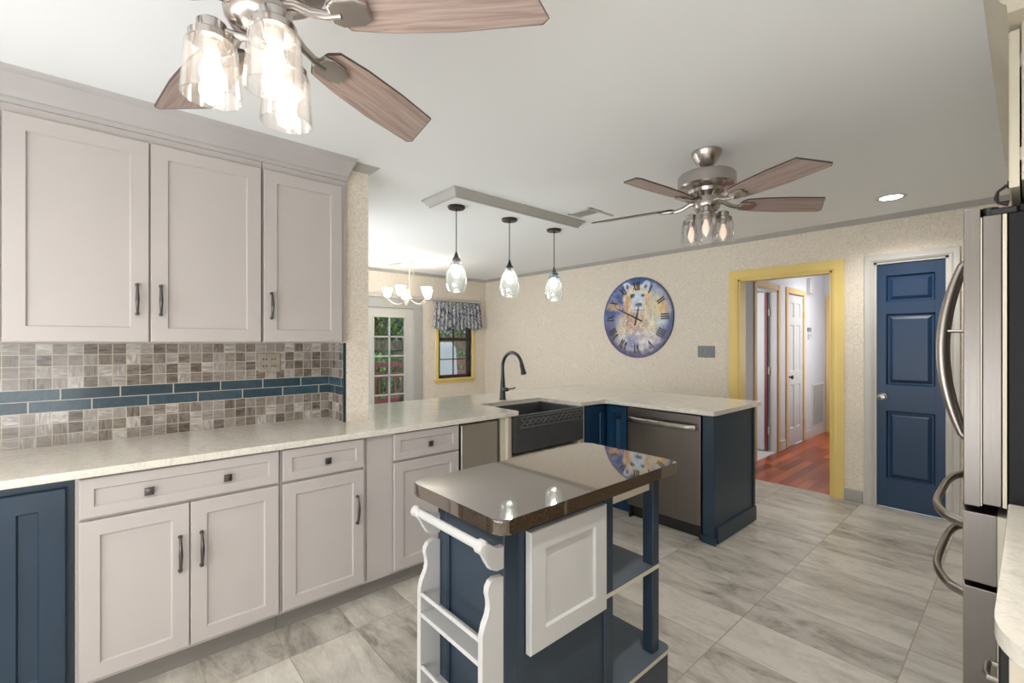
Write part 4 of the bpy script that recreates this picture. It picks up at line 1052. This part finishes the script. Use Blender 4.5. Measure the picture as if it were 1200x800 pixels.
# ------------------------------------------------------------------ fridge
def fridge():
    Y0, Y1 = 1.975, 2.885; t = thing('refrigerator', 'stainless french-door refrigerator with bowed handles at the right edge', 'refrigerator', (.25, 2.43, 0))
    MB().box(-.042, .60, Y0+.004, Y1-.004, .02, 1.765, .004).build('case', M['fridgegrey'], t)
    mid = (Y0+Y1)/2
    def skin(y0, y1, z0, z1, xf, xb, bow=.022, bev=.004):
        pts = []; n = 10
        for i in range(n+1):
            y = y0+(y1-y0)*i/n; s = (y-mid)/(Y1-mid); pts.append((xf-bow*(1-s*s), y))
        pts += [(xb, y1), (xb, y0)]
        return MB().prism(pts, 'xy', z0, z1, bev, 2)
    for a, b in ((Y0, mid-.003), (mid+.003, Y1)):
        d = skin(a, b, .885, 1.793, -.132, -.098).build('door', M['steel'], t)
        MB().box(-.097, -.094, a+.002, b-.002, .89, 1.76).build('gasket', M['creamtrim'], d)
        MB().box(-.094, -.052, a, b, .895, 1.764, .003).build('inner_door', M['steel'], d)
        MB().box(-.0515, -.043, a+.004, b-.004, .895, 1.762).build('gasket', M['creamtrim'], d)
        hy = mid-.055 if a == Y0 else mid+.055
        pts = []
        for i in range(21):
            s = i/20*2-1; pts.append((-.155-.066*(1-s*s)+(.02 if abs(s) > .99 else 0), hy, 1.355+s*.345))
        m = MB(); m.tube(pts, [.010+.006*(1-(i/10-1)**2) for i in range(21)], 12, .8)
        m.tube([(-.150, hy, 1.425), (-.218, hy, 1.425)], .005, 8)
        m.build('handle', M['steelh'], d)
    for z0, z1, hz in ((.655, .868, .815), (.10, .640, .597)):
        d = skin(Y0, Y1, z0, z1, -.134, -.064, .02).build('drawer', M['steel'], t)
        MB().box(-.063, -.044, Y0+.004, Y1-.004, z0+.004, z1-.004).build('gasket', M['creamtrim'], d)
        pts = []
        for i in range(25):
            s = i/24*2-1; pts.append((-.145-.078*(1-s*s*s*s)+(.018 if abs(s) > .99 else 0), mid+s*.415, hz))
        m = MB(); m.tube(pts, .0155, 12, .75); m.build('handle', M['steelh'], d)
    for y in (Y0+.045, Y1-.045):
        m = MB(); m.cyl((-.112, y, 1.765), (-.112, y, 1.795), .012, n=16); m.cyl((-.080, y, 1.764), (-.080, y, 1.792), .020, n=20); m.box(-.08, -.02, y-.02, y+.02, 1.765, 1.787, .004); m.build('hinge_cap', M['black'], t)
    MB().box(-.02, .55, Y0+.02, Y1-.02, 1.765, 1.79, .004).build('top_cover', M['fridgegrey'], t)
fridge()

# ------------------------------------------------------------------ right-hand cabinets
t = thing('fridge_cabinet', 'cream cabinet above the refrigerator with a dark pull', 'cabinet', (.3, 2.43, 1.85))
MB().box(-.014, .618, 1.975, 2.885, 1.852, 2.31, .002).build('body', M['creamtrim'], t)
for a, b in ((1.975, 2.427), (2.433, 2.885)):
    d = shaker(t, 'door', TR(-.018, b, 1.835) @ RZ(-90), b-a, .455, .021, .055, M['creamtrim'])
    if a < 2: 
        m = MB(); y = 2.02
        m.tube([(-.039, y, 1.855), (-.043, y, 1.855)], .012, 12); m.tube([(-.043, y, 1.855), (-.062, y, 1.840), (-.066, y, 1.822)], [.005, .004, .006], 8); m.tube([(-.04, y, 1.80), (-.062, y, 1.806), (-.066, y, 1.822)], [.009, .004, .006], 8)
        m.build('handle', M['bronze'], d)
    m = MB()
    for z in (1.93, 2.20): m.box(-.019, -.013, a+.001, a+.022, z-.02, z+.02, .002)
    m.build('hinge', M['nickel'], d)
t = thing('pantry_cabinet', 'tall cream pantry cabinet beyond the refrigerator', 'cabinet', (.3, 3.4, 0))
MB().box(-.02, .618, 2.89, 3.90, 0, 2.31, .002).build('body', M['creamtrim'], t)
for z0, z1 in ((.12, 1.20), (1.21, 2.29)):
    for a, b in ((2.895, 3.392), (3.398, 3.895)):
        d = shaker(t, 'door', TR(-.019, b, z0) @ RZ(-90), b-a, z1-z0, .02, .057, M['creamtrim'])
m = MB()
for_ = [(0, 2.31), (.004, 2.31), (.006, 2.335), (.016, 2.345), (.040, 2.395), (.052, 2.41), (.054, 2.43), (.058, CZ)]
m.rings([[Vector((.615, 1.90, z)), Vector((-.036-d, 1.90, z)), Vector((-.036-d, 3.90+d*.3, z)), Vector((.615, 3.90+d*.3, z))] for d, z in for_])
struct('trim_15', m, M['creamtrim'], 'cream crown molding above the refrigerator cabinets', 'molding')
# near counter run
m = MB(); m.prism(rounded([(-.040, 1.012), (.60, 1.012), (.60, 1.968), (-.040, 1.968)], {0: .15}, 14), 'xy', .884, .914, .004, 2)
tag(m.build('countertop', M['quartz'], None, (.25, 1.5, .9)), 'white quartz countertop with a rounded corner at the lower right', 'countertop')
t = thing('end_cabinet', 'pale base cabinet under the rounded near counter', 'cabinet', (.3, 1.3, 0))
MB().box(-.021, .60, 1.075, 1.345, .0, .882, .002).build('body', M['creamtrim'], t)
MB().box(.002, .57, 1.070, 1.076, .06, .875, .001).build('end_panel', M['cab'], t)
t = thing('undercounter_cooler', 'black-fronted undercounter appliance with a steel bar handle beside the refrigerator', 'appliance', (.3, 1.65, 0))
MB().box(-.018, .60, 1.35, 1.955, .0, .880, .002).build('case', M['black'], t)
MB().box(-.041, -.018, 1.352, 1.953, .10, .875, .003).build('door', M['black'], t)
m = MB(); m.tube([(-.036, 1.37, .69), (-.056, 1.37, .69), (-.060, 1.385, .69), (-.060, 1.42, .69), (-.056, 1.435, .69), (-.036, 1.435, .69)], .006, 10)
m.build('handle', M['steelh'], t)

# ------------------------------------------------------------------ outside the dining wall
struct('ground', MB().box(-40, DX-.2, -20, 30, -.6, -.45), M['ground'], 'garden ground beyond the dining door', 'ground')
struct('deck', MB().box(-9.2, DX-.2, 0, 9, -.15, -.05), M['deck'], 'reddish wooden deck outside the dining door', 'deck')
t = thing('deck_railing', 'dark red wooden deck railing outside the dining door', 'railing', (-9.15, 4, -.05))
m = MB(); m.box(-9.2, -9.05, 1, 8.9, .85, .95); m.build('top_rail', M['redrail'], t)
MB().box(-9.17, -9.10, 1, 8.9, .62, .72).build('middle_rail', M['redrail'], t); MB().box(-9.17, -9.10, 1, 8.9, .08, .18).build('bottom_rail', M['redrail'], t)
for i in range(6):
    y = 1.0+i*1.56; MB().box(-9.18, -9.07, y, y+.1, -.05, .86).build('post', M['redrail'], t)
for i in range(42):
    y = 1.15+i*.185; MB().box(-9.15, -9.12, y, y+.035, .1, .86).build('baluster', M['redrail'], t)
t = thing('board_fence', 'weathered vertical board fence beyond the deck', 'fence', (-15, 6, -.45))
m = MB()
for i in range(120):
    y = 1+i*.15; h_ = 1.42+.04*random.random(); m.box(-15.02, -14.98, y, y+.135, -.45, h_)
m.build('boards', M['fence'], t); m = MB(); m.box(-14.98, -14.92, 1, 19, 1.1, 1.2); m.box(-14.98, -14.92, 1, 19, .1, .2); m.build('rail', M['fence'], t)
def leafball(m, c, rad, n, size, flat=1.0):
    for _ in range(n):
        while True:
            p = Vector((random.uniform(-1, 1), random.uniform(-1, 1), random.uniform(-1, 1)))
            if .3 < p.length < 1: break
        p = Vector((p.x*rad, p.y*rad, p.z*rad*flat)) + c
        q = Matrix.Rotation(random.uniform(0, 6.28), 3, 'Z') @ Matrix.Rotation(random.uniform(-1.2, 1.2), 3, 'X')
        s = size*random.uniform(.6, 1.3)
        pts = [Vector((0, -s, 0)), Vector((s*.5, 0, s*.12)), Vector((0, s, 0)), Vector((-s*.5, 0, s*.12))]
        m.bm.faces.new([m.bm.verts.new(p + q @ a) for a in pts])
def tree(x, y, h, rad, mat, label, n=4200):
    t = thing('tree', label, 'tree', (x, y, -.45), 'trees behind the fence')
    MB().tube([(x, y, -.45), (x+.1, y, h*.4), (x, y+.1, h*.8)], [.16, .11, .05], 10).build('trunk', M['trunk'], t)
    m = MB()
    for k in range(7):
        a = k*2.4; leafball(m, Vector((x+rad*.6*math.cos(a), y+rad*.6*math.sin(a), h*(.36+.09*k))), rad*.8, n//7, .16)
    m.build('crown', mat, t, smooth=0)
tree(-18, 8.0, 5.0, 1.9, M['leaf1'], 'bright leafy tree seen through the left panes of the glazed door')
tree(-18, 12.3, 5.0, 1.9, M['leaf1'], 'bright leafy tree seen through the dining window top')
tree(-23.5, 10.6, 6.5, 2.3, M['leaf2'], 'dark tree standing between the two bright ones')
tree(-23.5, 17.6, 6.5, 2.3, M['leaf2'], 'dark tree at the right of the dining window view')
tree(-31, 13.8, 8.0, 2.2, M['leaf2'], 'tall dark tree far behind the fence')
for i, (x, y) in enumerate(((-11.2, 4.9), (-12.9, 6.4), (-11.4, 6.6), (-12.9, 8.3), (-11.4, 8.4))):
    m = MB(); leafball(m, Vector((x, y, .5)), .75, 900, .075, .95)
    o = tag(m.build('garden_shrub', M['leaf2'] if i % 2 else M['leaf1'], None, (x, y, -.3), 0), ['leafy garden shrub behind the railing, leftmost', 'deep green shrub behind the railing, second from left', 'bright shrub behind the railing, middle', 'deep green shrub seen through the dining window, left', 'bright shrub seen through the dining window, right'][i], 'shrub', 'shrubs behind the deck railing')
    
t = thing('covered_grill', 'pale covered grill on the deck outside the dining window', 'grill', (-8.2, 5.35, -.05))
m = MB(); m.rings([rect(-8.45, -7.95, 5.0, 5.55, -.03), rect(-8.43, -7.97, 5.02, 5.53, .5), rect(-8.40, -8.0, 5.06, 5.50, 1.25), rect(-8.34, -8.06, 5.12, 5.44, 1.38)]); m.build('cover', M['cover'], t)
m = MB(); m.box(-8.4, -8.0, 5.08, 5.48, -.05, .02); m.build('base', M['black'], t)
